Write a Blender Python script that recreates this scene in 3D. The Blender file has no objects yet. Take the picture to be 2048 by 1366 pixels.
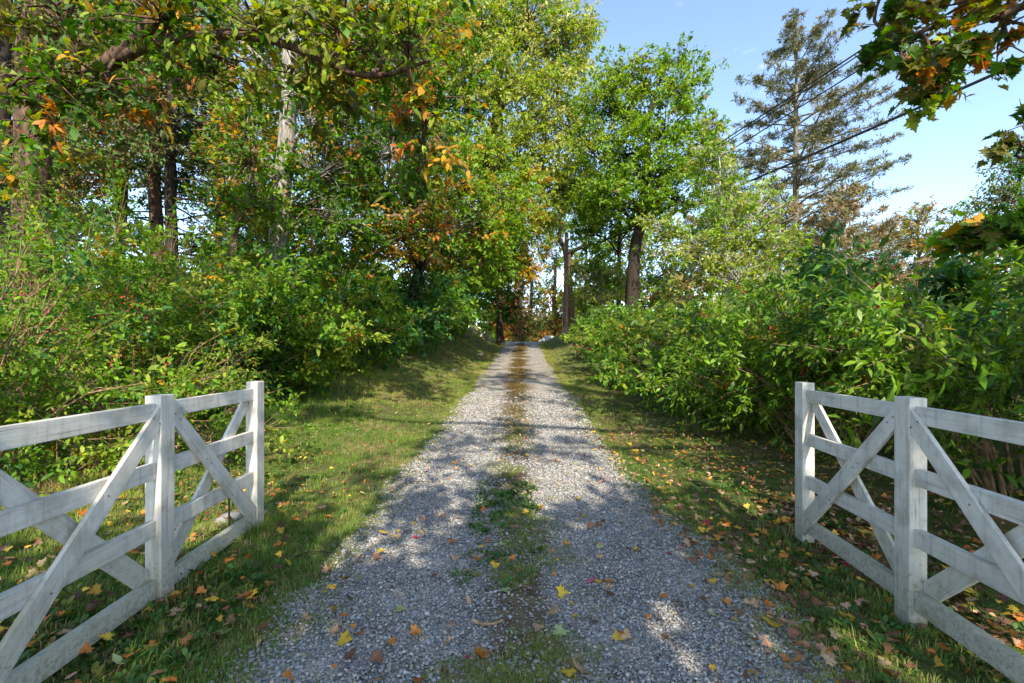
import bpy, math, random
import numpy as np
from mathutils import Vector, Matrix, Euler

# ------------------------------------------------------------------ camera, sky, sun, exposure
scene = bpy.context.scene
COL = scene.collection
rng = np.random.default_rng(11)
random.seed(5)
R = math.radians
F_PX, CX, HZ, CAM_Z = 910.0, 1024.0, 703.0, 1.5      # focal length and horizon of the 2048 px wide photograph

cam_d = bpy.data.cameras.new('camera')
cam = bpy.data.objects.new('camera', cam_d)
COL.objects.link(cam)
cam.location = (0, 0, CAM_Z)
cam.rotation_euler = (R(90), 0, 0)
cam_d.sensor_width = 36
cam_d.lens = 36 * F_PX / 2048
cam_d.shift_y = (HZ - 683) / 2048
cam_d.clip_start, cam_d.clip_end = 0.05, 3000
scene.camera = cam

SUN_EL, SUN_AZ = R(39), R(10)                         # sun behind the camera, a little to the right
sun_dir = Vector((math.sin(SUN_AZ) * math.cos(SUN_EL), -math.cos(SUN_AZ) * math.cos(SUN_EL), math.sin(SUN_EL)))
world = bpy.data.worlds.new('World')
scene.world = world
world.use_nodes = True
wn, wl = world.node_tree.nodes, world.node_tree.links
wn.clear()
w_out = wn.new('ShaderNodeOutputWorld')
w_bg = wn.new('ShaderNodeBackground')
w_sky = wn.new('ShaderNodeTexSky')
w_sky.sky_type = 'NISHITA'
w_sky.sun_disc = False
w_sky.sun_elevation = SUN_EL
w_sky.sun_rotation = math.atan2(sun_dir.x, sun_dir.y)
w_sky.altitude = 100
w_sky.air_density = 1.0
w_sky.dust_density = 0.5
w_sky.ozone_density = 1.0
w_bg.inputs['Strength'].default_value = 0.15
# thin fair-weather cloud wisps, spread evenly over the whole sky
w_tc = wn.new('ShaderNodeTexCoord')
w_map = wn.new('ShaderNodeMapping')
w_map.inputs['Scale'].default_value = (5.0, 5.0, 17.0)
w_noise = wn.new('ShaderNodeTexNoise')
w_noise.inputs['Scale'].default_value = 1.0
w_noise.inputs['Detail'].default_value = 6
w_noise.inputs['Roughness'].default_value = 0.55
w_ramp = wn.new('ShaderNodeValToRGB')
w_ramp.color_ramp.elements[0].position = 0.62
w_ramp.color_ramp.elements[0].color = (0, 0, 0, 1)
w_ramp.color_ramp.elements[1].position = 0.80
w_ramp.color_ramp.elements[1].color = (0.7, 0.7, 0.7, 1)
w_mix = wn.new('ShaderNodeMix')
w_mix.data_type = 'RGBA'
w_mix.inputs['B'].default_value = (4.6, 4.8, 5.2, 1)
wl.new(w_tc.outputs['Generated'], w_map.inputs['Vector'])
wl.new(w_map.outputs['Vector'], w_noise.inputs['Vector'])
wl.new(w_noise.outputs['Fac'], w_ramp.inputs['Fac'])
wl.new(w_ramp.outputs['Color'], w_mix.inputs['Factor'])
wl.new(w_sky.outputs['Color'], w_mix.inputs['A'])
wl.new(w_mix.outputs['Result'], w_bg.inputs['Color'])
wl.new(w_bg.outputs['Background'], w_out.inputs['Surface'])

sun_d = bpy.data.lights.new('sun', 'SUN')
sun_d.energy = 3.5
sun_d.angle = R(0.53)
sun_d.color = (1.0, 0.91, 0.76)
sun = bpy.data.objects.new('sun', sun_d)
COL.objects.link(sun)
sun.rotation_euler = (-sun_dir).to_track_quat('-Z', 'Y').to_euler()
sun.location = (5, -10, 30)

scene.view_settings.view_transform = 'Standard'
scene.view_settings.look = 'None'
scene.view_settings.exposure = 1.45
scene.view_settings.gamma = 1
scene.cycles.max_bounces = 10
scene.cycles.transparent_max_bounces = 4
scene.cycles.transmission_bounces = 7
scene.cycles.diffuse_bounces = 7
scene.cycles.glossy_bounces = 2

# ------------------------------------------------------------------ helpers: objects and meshes
TRIS = [0]


def tag(o, label=None, cat=None, group=None, kind=None):
    if label: o['label'] = label
    if cat: o['category'] = cat
    if group: o['group'] = group
    if kind: o['kind'] = kind
    return o


def empty(name, loc=(0, 0, 0), rz=0.0):
    o = bpy.data.objects.new(name, None)
    o.empty_display_size = 0.2
    COL.objects.link(o)
    o.location = loc
    o.rotation_euler = (0, 0, rz)
    return o


def link(name, me, mat=None, parent=None):
    if mat is not None and not me.materials:
        me.materials.append(mat)
    o = bpy.data.objects.new(name, me)
    COL.objects.link(o)
    if parent is not None:
        o.parent = parent
        o.matrix_parent_inverse = Matrix.Translation(-Vector(parent.location)) if parent.type == 'EMPTY' and parent.rotation_euler.z == 0 else Matrix()
    return o


def np_mesh(name, V, F, col=None, smooth=False):
    """V (n,3), F (m,k) with one k; col (n,3) linear colour stored on points as 'Col'."""
    V = np.ascontiguousarray(V, dtype=np.float32)
    F = np.ascontiguousarray(F, dtype=np.int32)
    me = bpy.data.meshes.new(name)
    me.vertices.add(len(V))
    me.vertices.foreach_set('co', V.ravel())
    m, k = F.shape
    me.loops.add(m * k)
    me.loops.foreach_set('vertex_index', F.ravel())
    me.polygons.add(m)
    me.polygons.foreach_set('loop_start', np.arange(0, m * k, k, dtype=np.int32))
    if smooth:
        me.polygons.foreach_set('use_smooth', np.ones(m, dtype=bool))
    if col is not None:
        a = me.attributes.new('Col', 'FLOAT_COLOR', 'POINT')
        c4 = np.ones((len(V), 4), dtype=np.float32)
        c4[:, :3] = col
        a.data.foreach_set('color', c4.ravel())
    me.update(calc_edges=True)
    TRIS[0] += m * (k - 2)
    return me


def nrm(v):
    return v / np.maximum(np.linalg.norm(v, axis=-1, keepdims=True), 1e-9)


def tubes(P, Rad, k=5):
    """N tubes at once. P (N,m,3), Rad (N,m) -> V, quads."""
    P = np.asarray(P, float); Rad = np.asarray(Rad, float)
    N, m, _ = P.shape
    T = nrm(np.gradient(P, axis=1))
    ref = np.where(np.abs(T[..., 2:3]) > 0.9, np.array([1.0, 0, 0]), np.array([0, 0, 1.0]))
    ref = np.repeat(ref[:, :1], m, axis=1)
    A = nrm(np.cross(T, ref)); B = np.cross(T, A)
    ang = np.arange(k) / k * 2 * np.pi
    V = P[:, :, None, :] + Rad[:, :, None, None] * (np.cos(ang)[None, None, :, None] * A[:, :, None, :] + np.sin(ang)[None, None, :, None] * B[:, :, None, :])
    idx = np.arange(N * m * k).reshape(N, m, k)
    a = idx[:, :-1, :]; b = np.roll(a, -1, 2); d = idx[:, 1:, :]; c = np.roll(d, -1, 2)
    F = np.stack([a, b, c, d], -1).reshape(-1, 4)
    return V.reshape(-1, 3), F


def spline(pts, n):
    """Catmull-Rom through pts, n samples."""
    p = np.asarray(pts, float)
    p = np.vstack([2 * p[0] - p[1], p, 2 * p[-1] - p[-2]])
    t = np.linspace(0, len(p) - 3 - 1e-6, n)
    i = t.astype(int); f = (t - i)[:, None]
    p0, p1, p2, p3 = p[i], p[i + 1], p[i + 2], p[i + 3]
    return 0.5 * (2 * p1 + (p2 - p0) * f + (2 * p0 - 5 * p1 + 4 * p2 - p3) * f ** 2 + (3 * p1 - p0 - 3 * p2 + p3) * f ** 3)


def merge(parts):
    Vs, Fs, n = [], [], 0
    for V, F in parts:
        Vs.append(V); Fs.append(F + n); n += len(V)
    return np.vstack(Vs), np.vstack(Fs)


_ph = rng.uniform(0, 6.28, (24,)); _dr = nrm(rng.normal(size=(24, 3)))
_fr = np.repeat([1.0, 1.9, 3.7], 8)


def wob(p, scale, off=0.0):
    """smooth 3-D noise in about -1..1"""
    p = np.asarray(p, float) * scale
    s = np.zeros(p.shape[:-1])
    for i in range(24):
        s += np.sin((p @ _dr[i]) * _fr[i] * 2.2 + _ph[i] + off * (i + 1)) / _fr[i] ** 0.8
    return s / 4.0


def W(px, py, d):
    """a point seen at photograph pixel (px, py), d metres in front of the camera"""
    return np.array([(px - CX) / F_PX * d, d, CAM_Z + (HZ - py) / F_PX * d])


# ------------------------------------------------------------------ materials
def new_mat(name):
    m = bpy.data.materials.new(name)
    m.use_nodes = True
    nt = m.node_tree
    b = nt.nodes['Principled BSDF']
    return m, nt.nodes, nt.links, b


def leaf_mat(name, source='attr', trans=0.48, rough=0.5, spec=0.25):
    m, n, l, b = new_mat(name)
    if source == 'attr':
        c = n.new('ShaderNodeAttribute'); c.attribute_name = 'Col'; cs = c.outputs['Color']
    elif source == 'inst':
        c = n.new('ShaderNodeAttribute'); c.attribute_name = 'tint'; c.attribute_type = 'INSTANCER'; cs = c.outputs['Color']
    else:
        c = n.new('ShaderNodeObjectInfo'); cs = c.outputs['Color']
    nz = n.new('ShaderNodeTexNoise'); nz.inputs['Scale'].default_value = 35
    nz.inputs['Detail'].default_value = 3
    mp = n.new('ShaderNodeMapRange'); mp.inputs[1].default_value = 0.3; mp.inputs[2].default_value = 0.7
    mp.inputs[3].default_value = 0.75; mp.inputs[4].default_value = 1.2
    mul = n.new('ShaderNodeMix'); mul.data_type = 'RGBA'; mul.blend_type = 'MULTIPLY'; mul.inputs['Factor'].default_value = 1
    tcs = n.new('ShaderNodeTexCoord')
    l.new(tcs.outputs['Object'], nz.inputs['Vector'])
    l.new(nz.outputs['Fac'], mp.inputs[0])
    l.new(cs, mul.inputs['A']); l.new(mp.outputs[0], mul.inputs['B'])
    b.inputs['Roughness'].default_value = rough
    b.inputs['Specular IOR Level'].default_value = spec
    l.new(mul.outputs['Result'], b.inputs['Base Color'])
    t = n.new('ShaderNodeBsdfTranslucent')
    hs = n.new('ShaderNodeHueSaturation'); hs.inputs['Saturation'].default_value = 1.15; hs.inputs['Value'].default_value = 1.25
    l.new(mul.outputs['Result'], hs.inputs['Color']); l.new(hs.outputs['Color'], t.inputs['Color'])
    mx = n.new('ShaderNodeMixShader'); mx.inputs[0].default_value = trans
    l.new(b.outputs['BSDF'], mx.inputs[1]); l.new(t.outputs['BSDF'], mx.inputs[2])
    l.new(mx.outputs[0], n['Material Output'].inputs['Surface'])
    return m


def bark_mat(name, c0, c1, sc=14.0, bump=0.6, stretch=0.18):
    m, n, l, b = new_mat(name)
    tc = n.new('ShaderNodeTexCoord'); mp = n.new('ShaderNodeMapping')
    mp.inputs['Scale'].default_value = (sc, sc, sc * stretch)
    nz = n.new('ShaderNodeTexNoise'); nz.inputs['Scale'].default_value = 1.0; nz.inputs['Detail'].default_value = 8; nz.inputs['Roughness'].default_value = 0.65
    rp = n.new('ShaderNodeValToRGB')
    rp.color_ramp.elements[0].position = 0.36; rp.color_ramp.elements[0].color = (*c0, 1)
    rp.color_ramp.elements[1].position = 0.66; rp.color_ramp.elements[1].color = (*c1, 1)
    bp = n.new('ShaderNodeBump'); bp.inputs['Strength'].default_value = bump; bp.inputs['Distance'].default_value = 0.03
    l.new(tc.outputs['Object'], mp.inputs['Vector']); l.new(mp.outputs['Vector'], nz.inputs['Vector'])
    l.new(nz.outputs['Fac'], rp.inputs['Fac']); l.new(rp.outputs['Color'], b.inputs['Base Color'])
    l.new(nz.outputs['Fac'], bp.inputs['Height']); l.new(bp.outputs['Normal'], b.inputs['Normal'])
    b.inputs['Roughness'].default_value = 0.9; b.inputs['Specular IOR Level'].default_value = 0.15
    return m


M = {}
M['leaf'] = leaf_mat('leaf', 'attr')
M['leaf_gloss'] = leaf_mat('leaf_gloss', 'attr', 0.48, 0.42, 0.35)
M['leaf_single'] = leaf_mat('leaf_single', 'object', 0.42)
M['needle'] = leaf_mat('needle', 'attr', 0.2, 0.6, 0.25)
M['fallen'] = leaf_mat('fallen_leaf', 'object', 0.12, 0.6, 0.3)
M['litter'] = leaf_mat('litter', 'attr', 0.1, 0.65, 0.25)
M['grass'] = leaf_mat('grass_blade', 'inst', 0.35, 0.5, 0.3)
M['bark_red'] = bark_mat('bark_reddish', (0.03, 0.018, 0.014), (0.19, 0.115, 0.08), 16, 1.0)
M['bark_grey'] = bark_mat('bark_grey', (0.10, 0.09, 0.08), (0.42, 0.37, 0.33), 18, 0.9)
M['bark_dark'] = bark_mat('bark_dark', (0.015, 0.012, 0.010), (0.065, 0.048, 0.036), 18, 0.9)
M['bark_brown'] = bark_mat('bark_brown', (0.06, 0.04, 0.028), (0.22, 0.15, 0.10), 18, 0.7)
M['bark_pale'] = bark_mat('bark_pale', (0.20, 0.18, 0.16), (0.50, 0.46, 0.41), 18, 0.6)
M['bark_spruce'] = bark_mat('bark_spruce', (0.09, 0.08, 0.065), (0.26, 0.23, 0.19), 18, 0.6)
M['cane'] = bark_mat('cane_brown', (0.13, 0.075, 0.04), (0.40, 0.27, 0.16), 30, 0.3)
M['cane_green'] = bark_mat('cane_green', (0.10, 0.09, 0.03), (0.26, 0.22, 0.08), 30, 0.3)
M['pole_wood'] = bark_mat('pole_wood', (0.11, 0.065, 0.045), (0.34, 0.22, 0.16), 22, 0.5, 0.05)

# ------------------------------------------------------------------ terrain
_yk = np.array([-400, -40, 0, 5, 8, 10, 15.6, 22.7, 29, 34, 38, 44, 60, 100, 3000.0])
_zk = np.array([-1.0, -0.3, 0, 0.01, 0.12, 0.25, 0.70, 1.30, 1.83, 2.17, 2.30, 2.15, 1.3, 0.5, 0.0])


def _smooth_interp(y, xs, zs):
    h = 1.2
    return (np.interp(y - h, xs, zs) + 2 * np.interp(y, xs, zs) + np.interp(y + h, xs, zs)) / 4


def xc(y):
    return 0.08 + 0.72 * (np.clip(np.asarray(y, float) - 5, 0, 40) / 29) ** 1.5


def sst(t):
    t = np.clip(t, 0, 1)
    return t * t * (3 - 2 * t)


def H(x, y):
    x = np.asarray(x, float); y = np.asarray(y, float)
    z = _smooth_interp(y, _yk, _zk)
    u = x - xc(y)
    bl = np.interp(y, [0, 5, 10, 15, 20, 28, 36, 44, 60], [0.05, 0.10, 0.32, 0.85, 1.15, 1.25, 0.9, 0.5, 0.2])
    br = np.interp(y, [0, 6, 12, 16, 20, 24, 30, 36, 46, 60], [0.0, 0.05, 0.08, 0.12, 0.3, 0.6, 0.95, 0.9, 0.4, 0.2])
    z = z + bl * sst((-u - 1.5) / 2.6) + br * sst((u - 1.5) / 2.0)
    p = np.stack([x, y, np.zeros_like(x)], -1)
    off = sst((np.abs(u) - 1.3) / 1.2)
    far = sst((np.hypot(x, y) - 45) / 80)
    return z + off * 0.05 * wob(p, 0.5) + off * 0.018 * wob(p, 2.2, 1.0) + far * 1.0 * wob(p, 0.02)


def axis(lo, hi, dense_lo, dense_hi, step, growth=1.16):
    a = list(np.arange(dense_lo, dense_hi + step / 2, step))
    s, v = step, dense_hi
    while v < hi:
        s *= growth; v += s; a.append(min(v, hi))
    s, v = step, dense_lo
    while v > lo:
        s *= growth; v -= s; a.insert(0, max(v, lo))
    return np.unique(np.array(a))


def ramp(n, stops):
    r = n.new('ShaderNodeValToRGB')
    cr = r.color_ramp
    while len(cr.elements) < len(stops):
        cr.elements.new(0.5)
    for e, (p, c) in zip(cr.elements, stops):
        e.position = p; e.color = (*c, 1)
    return r


def noise(n, l, scale, detail=5, rough=0.6, vec=None):
    z = n.new('ShaderNodeTexNoise')
    z.inputs['Scale'].default_value = scale; z.inputs['Detail'].default_value = detail; z.inputs['Roughness'].default_value = rough
    if vec is not None: l.new(vec, z.inputs['Vector'])
    return z


def mixc(n, l, fac, a, b, blend='MIX'):
    m = n.new('ShaderNodeMix'); m.data_type = 'RGBA'; m.blend_type = blend
    for s, v in (('Factor', fac), ('A', a), ('B', b)):
        if hasattr(v, 'is_linked') or isinstance(v, bpy.types.NodeSocket): l.new(v, m.inputs[s])
        elif isinstance(v, (int, float)): m.inputs[s].default_value = v
        else: m.inputs[s].default_value = (*v, 1)
    return m.outputs['Result']


def ground_material():
    m, n, l, b = new_mat('verge_ground')
    tc = n.new('ShaderNodeTexCoord'); v = tc.outputs['Object']
    big = noise(n, l, 0.9, 5, 0.6, v); mid = noise(n, l, 7, 6, 0.65, v); fine = noise(n, l, 90, 4, 0.7, v)
    soil = ramp(n, [(0.3, (0.035, 0.024, 0.015)), (0.55, (0.085, 0.058, 0.035)), (0.75, (0.16, 0.115, 0.07))])
    l.new(fine.outputs['Fac'], soil.inputs['Fac'])
    moss = ramp(n, [(0.3, (0.04, 0.07, 0.014)), (0.6, (0.10, 0.14, 0.028)), (0.8, (0.20, 0.19, 0.06))])
    l.new(mid.outputs['Fac'], moss.inputs['Fac'])
    fac = n.new('ShaderNodeMapRange'); fac.inputs[1].default_value = 0.30; fac.inputs[2].default_value = 0.55
    l.new(big.outputs['Fac'], fac.inputs[0])
    c = mixc(n, l, fac.outputs[0], soil.outputs['Color'], moss.outputs['Color'])
    thatch = noise(n, l, 1.7, 6, 0.7, v); tf = n.new('ShaderNodeMapRange'); tf.inputs[1].default_value = 0.5; tf.inputs[2].default_value = 0.66; l.new(thatch.outputs['Fac'], tf.inputs[0])
    tcol = ramp(n, [(0.3, (0.10, 0.068, 0.035)), (0.7, (0.30, 0.22, 0.11))]); l.new(fine.outputs['Fac'], tcol.inputs['Fac'])
    c = mixc(n, l, tf.outputs[0], c, tcol.outputs['Color'])
    l.new(c, b.inputs['Base Color'])
    bp = n.new('ShaderNodeBump'); bp.inputs['Strength'].default_value = 0.8; bp.inputs['Distance'].default_value = 0.02
    l.new(fine.outputs['Fac'], bp.inputs['Height']); l.new(bp.outputs['Normal'], b.inputs['Normal'])
    b.inputs['Roughness'].default_value = 0.95; b.inputs['Specular IOR Level'].default_value = 0.1
    return m


def gravel_material():
    m, n, l, b = new_mat('gravel_bed')
    tc = n.new('ShaderNodeTexCoord'); v = tc.outputs['Object']
    vo = n.new('ShaderNodeTexVoronoi'); vo.inputs['Scale'].default_value = 62; l.new(v, vo.inputs['Vector'])
    sep = n.new('ShaderNodeSeparateColor'); l.new(vo.outputs['Color'], sep.inputs[0])
    st = ramp(n, [(0.0, (0.10, 0.094, 0.085)), (0.35, (0.21, 0.197, 0.175)), (0.7, (0.33, 0.308, 0.275)), (1.0, (0.46, 0.43, 0.385))])
    l.new(sep.outputs[0], st.inputs['Fac'])
    edge = n.new('ShaderNodeMapRange'); edge.inputs[1].default_value = 0.25; edge.inputs[2].default_value = 0.75; edge.inputs[3].default_value = 1.0; edge.inputs[4].default_value = 0.45
    l.new(vo.outputs['Distance'], edge.inputs[0])
    dust = noise(n, l, 2.2, 5, 0.6, v)
    dr = ramp(n, [(0.35, (0.80, 0.80, 0.82)), (0.65, (1.2, 1.16, 1.08))]); l.new(dust.outputs['Fac'], dr.inputs['Fac'])
    c = mixc(n, l, 1.0, st.outputs['Color'], dr.outputs['Color'], 'MULTIPLY')
    dirt = noise(n, l, 1.3, 6, 0.65, v)
    # the worn strip between the wheel tracks is mossy earth with stones in it
    at = n.new('ShaderNodeAttribute'); at.attribute_name = 'Col'
    sp = n.new('ShaderNodeSeparateColor'); l.new(at.outputs['Color'], sp.inputs[0])
    ad = n.new('ShaderNodeMath'); ad.operation = 'ADD'; l.new(sp.outputs[0], ad.inputs[0])
    nm = n.new('ShaderNodeMath'); nm.operation = 'MULTIPLY_ADD'; l.new(dirt.outputs['Fac'], nm.inputs[0]); nm.inputs[1].default_value = 1.6; nm.inputs[2].default_value = -0.85
    l.new(nm.outputs[0], ad.inputs[1])
    cl = n.new('ShaderNodeMapRange'); cl.inputs[1].default_value = 0.35; cl.inputs[2].default_value = 0.75; l.new(ad.outputs[0], cl.inputs[0])
    mid = noise(n, l, 9, 6, 0.65, v)
    earth = ramp(n, [(0.3, (0.06, 0.042, 0.028)), (0.52, (0.15, 0.105, 0.06)), (0.75, (0.20, 0.16, 0.07))]); l.new(mid.outputs['Fac'], earth.inputs['Fac'])
    c2 = mixc(n, l, cl.outputs[0], c, earth.outputs['Color'])
    # the rims of the drive run out into soil and thin turf
    rim = n.new('ShaderNodeMath'); rim.operation = 'ADD'; l.new(sp.outputs[1], rim.inputs[0])
    rn = noise(n, l, 6, 6, 0.7, v); r2 = n.new('ShaderNodeMath'); r2.operation = 'MULTIPLY_ADD'; l.new(rn.outputs['Fac'], r2.inputs[0]); r2.inputs[1].default_value = 1.5; r2.inputs[2].default_value = -0.75
    l.new(r2.outputs[0], rim.inputs[1])
    rc = n.new('ShaderNodeMapRange'); rc.inputs[1].default_value = 0.35; rc.inputs[2].default_value = 0.6; l.new(rim.outputs[0], rc.inputs[0])
    turf = ramp(n, [(0.3, (0.07, 0.055, 0.03)), (0.5, (0.13, 0.115, 0.04)), (0.7, (0.17, 0.17, 0.05))]); l.new(mid.outputs['Fac'], turf.inputs['Fac'])
    c2 = mixc(n, l, rc.outputs[0], c2, turf.outputs['Color'])
    l.new(c2, b.inputs['Base Color'])
    bp = n.new('ShaderNodeBump'); bp.inputs['Strength'].default_value = 0.9; bp.inputs['Distance'].default_value = 0.012; bp.invert = True
    l.new(vo.outputs['Distance'], bp.inputs['Height']); l.new(bp.outputs['Normal'], b.inputs['Normal'])
    b.inputs['Roughness'].default_value = 0.8; b.inputs['Specular IOR Level'].default_value = 0.25
    return m


M['ground'] = ground_material()
M['gravel'] = gravel_material()


def grid_mesh(name, X, Y, Z, **k):
    ny, nx = X.shape
    idx = np.arange(nx * ny).reshape(ny, nx)
    F = np.stack([idx[:-1, :-1], idx[:-1, 1:], idx[1:, 1:], idx[1:, :-1]], -1).reshape(-1, 4)
    return np_mesh(name, np.stack([X, Y, Z], -1).reshape(-1, 3), F, smooth=True, **k)


xs = axis(-900, 900, -7, 7, 0.22); ys = axis(-500, 1800, -1, 42, 0.24)
GX, GY = np.meshgrid(xs, ys)
o = link('ground', grid_mesh('ground', GX, GY, H(GX, GY)), M['ground'])
tag(o, 'grassy verges and wooded banks beside the gravel drive', kind='structure')


def edge_half(y, side):
    p = np.stack([np.full_like(y, side * 3.0), y, np.zeros_like(y)], -1)
    return 1.42 + 0.09 * sst((4.5 - y) / 2.5) + 0.10 * wob(p, 0.45, 2 + side) + 0.07 * wob(p, 2.6, 4 + side) * (1 - 0.6 * sst((y - 4) / 6))


yy = np.concatenate([np.arange(-4, 16, 0.08), np.arange(16, 60, 0.2)])
uu = np.concatenate([np.linspace(-1.15, -0.8, 9), np.linspace(-0.7, 0.7, 22), np.linspace(0.8, 1.15, 9)])
U, YY = np.meshgrid(uu, yy)
hwid = np.where(U < 0, edge_half(YY, -1.0), edge_half(YY, 1.0))
XX = xc(YY) + U * hwid
pp = np.stack([XX, YY, 0 * XX], -1)
ZZ = H(XX, YY) + 0.022 - 0.045 * sst((np.abs(U) - 0.86) / 0.26) + 0.004 * wob(pp, 4.0) + 0.012 * np.exp(-(U / 0.2) ** 2)
median = np.exp(-((XX - xc(YY) + 0.04) / 0.26) ** 2) * 0.95
o = link('driveway', grid_mesh('driveway', XX, YY, ZZ, col=np.stack([median.ravel(), sst((np.abs(U).ravel() - 0.72) / 0.30), 0 * median.ravel()], -1)), M['gravel'])
tag(o, 'gravel driveway with two wheel tracks and a mossy strip between them', kind='structure')


def on_drive(x, y):
    u = x - xc(y)
    e = np.where(u < 0, edge_half(y, -1.0), edge_half(y, 1.0))
    return np.abs(u) < e * 0.98


def surf(x, y):
    """height of what lies on top: drive or ground"""
    u = x - xc(y)
    hw = np.where(u < 0, edge_half(y, -1.0), edge_half(y, 1.0)); un = u / hw
    zd = H(x, y) + 0.022 - 0.045 * sst((np.abs(un) - 0.86) / 0.26) + 0.012 * np.exp(-(un / 0.2) ** 2)
    return np.maximum(np.where(np.abs(un) < 1.12, zd, -99), H(x, y))


# ------------------------------------------------------------------ scattering of small stuff (gravel stones, grass)
def scatter(name, pts, rot, scl, tint, protos, pick, label, mat=None):
    me = bpy.data.meshes.new(name)
    n = len(pts)
    me.vertices.add(n); me.vertices.foreach_set('co', np.ascontiguousarray(pts, np.float32).ravel())
    for nm, dat in (('rot', rot), ('scl', scl)):
        a = me.attributes.new(nm, 'FLOAT_VECTOR', 'POINT'); a.data.foreach_set('vector', np.ascontiguousarray(dat, np.float32).ravel())
    a = me.attributes.new('tint', 'FLOAT_COLOR', 'POINT')
    c4 = np.ones((n, 4), np.float32); c4[:, :3] = tint; a.data.foreach_set('color', c4.ravel())
    a = me.attributes.new('pick', 'INT', 'POINT'); a.data.foreach_set('value', np.ascontiguousarray(pick, np.int32))
    o = bpy.data.objects.new(name, me); COL.objects.link(o)
    if mat: me.materials.append(mat)
    src = bpy.data.collections.new(name + '_shapes')
    for p in protos: src.objects.link(p)
    ng = bpy.data.node_groups.new(name, 'GeometryNodeTree')
    ng.interface.new_socket('Geometry', in_out='INPUT', socket_type='NodeSocketGeometry')
    ng.interface.new_socket('Geometry', in_out='OUTPUT', socket_type='NodeSocketGeometry')
    N, L = ng.nodes, ng.links
    gi = N.new('NodeGroupInput'); go = N.new('NodeGroupOutput')
    ip = N.new('GeometryNodeInstanceOnPoints'); ci = N.new('GeometryNodeCollectionInfo')
    ci.inputs['Collection'].default_value = src
    ci.inputs['Separate Children'].default_value = True; ci.inputs['Reset Children'].default_value = True
    ip.inputs['Pick Instance'].default_value = True

    def attr(nm, ty):
        x = N.new('GeometryNodeInputNamedAttribute'); x.data_type = ty; x.inputs['Name'].default_value = nm
        return [s for s in x.outputs if s.enabled and s.name == 'Attribute'][0]
    e2r = N.new('FunctionNodeEulerToRotation')
    L.new(attr('rot', 'FLOAT_VECTOR'), e2r.inputs[0]); L.new(e2r.outputs[0], ip.inputs['Rotation'])
    L.new(attr('scl', 'FLOAT_VECTOR'), ip.inputs['Scale']); L.new(attr('pick', 'INT'), ip.inputs['Instance Index'])
    L.new(gi.outputs[0], ip.inputs['Points']); L.new(ci.outputs[0], ip.inputs['Instance'])
    L.new(ip.outputs[0], go.inputs[0])
    md = o.modifiers.new('scatter', 'NODES'); md.node_group = ng
    return tag(o, label, kind='stuff')


def in_view(P, margin=1.06):
    y = np.maximum(P[:, 1], 0.05)
    px = P[:, 0] / y * F_PX; py = (P[:, 2] - CAM_Z) / y * F_PX
    return (P[:, 1] > 0.3) & (np.abs(px) < 1024 * margin) & (py < 703 * margin) & (py > -663 * margin)


# stones
def stone_material():
    m, n, l, b = new_mat('stone')
    a = n.new('ShaderNodeAttribute'); a.attribute_name = 'tint'; a.attribute_type = 'INSTANCER'
    tc = n.new('ShaderNodeTexCoord'); z = noise(n, l, 3, 4, 0.6, tc.outputs['Object'])
    r = ramp(n, [(0.3, (0.75, 0.75, 0.75)), (0.7, (1.2, 1.2, 1.2))]); l.new(z.outputs['Fac'], r.inputs['Fac'])
    l.new(mixc(n, l, 1.0, a.outputs['Color'], r.outputs['Color'], 'MULTIPLY'), b.inputs['Base Color'])
    b.inputs['Roughness'].default_value = 0.62; b.inputs['Specular IOR Level'].default_value = 0.35
    return m


M['stone'] = stone_material()


def pebble_proto(seed):
    r_ = np.random.default_rng(seed)
    import bmesh
    bm = bmesh.new(); bmesh.ops.create_icosphere(bm, subdivisions=1, radius=0.5)
    me = bpy.data.meshes.new('pebble')
    for v in bm.verts:
        v.co *= r_.uniform(0.82, 1.15)
        v.co.x *= 1.15; v.co.z *= 0.62
    bm.to_mesh(me); bm.free()
    for p in me.polygons: p.use_smooth = True
    me.materials.append(M['stone'])
    return bpy.data.objects.new('pebble', me)


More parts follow.
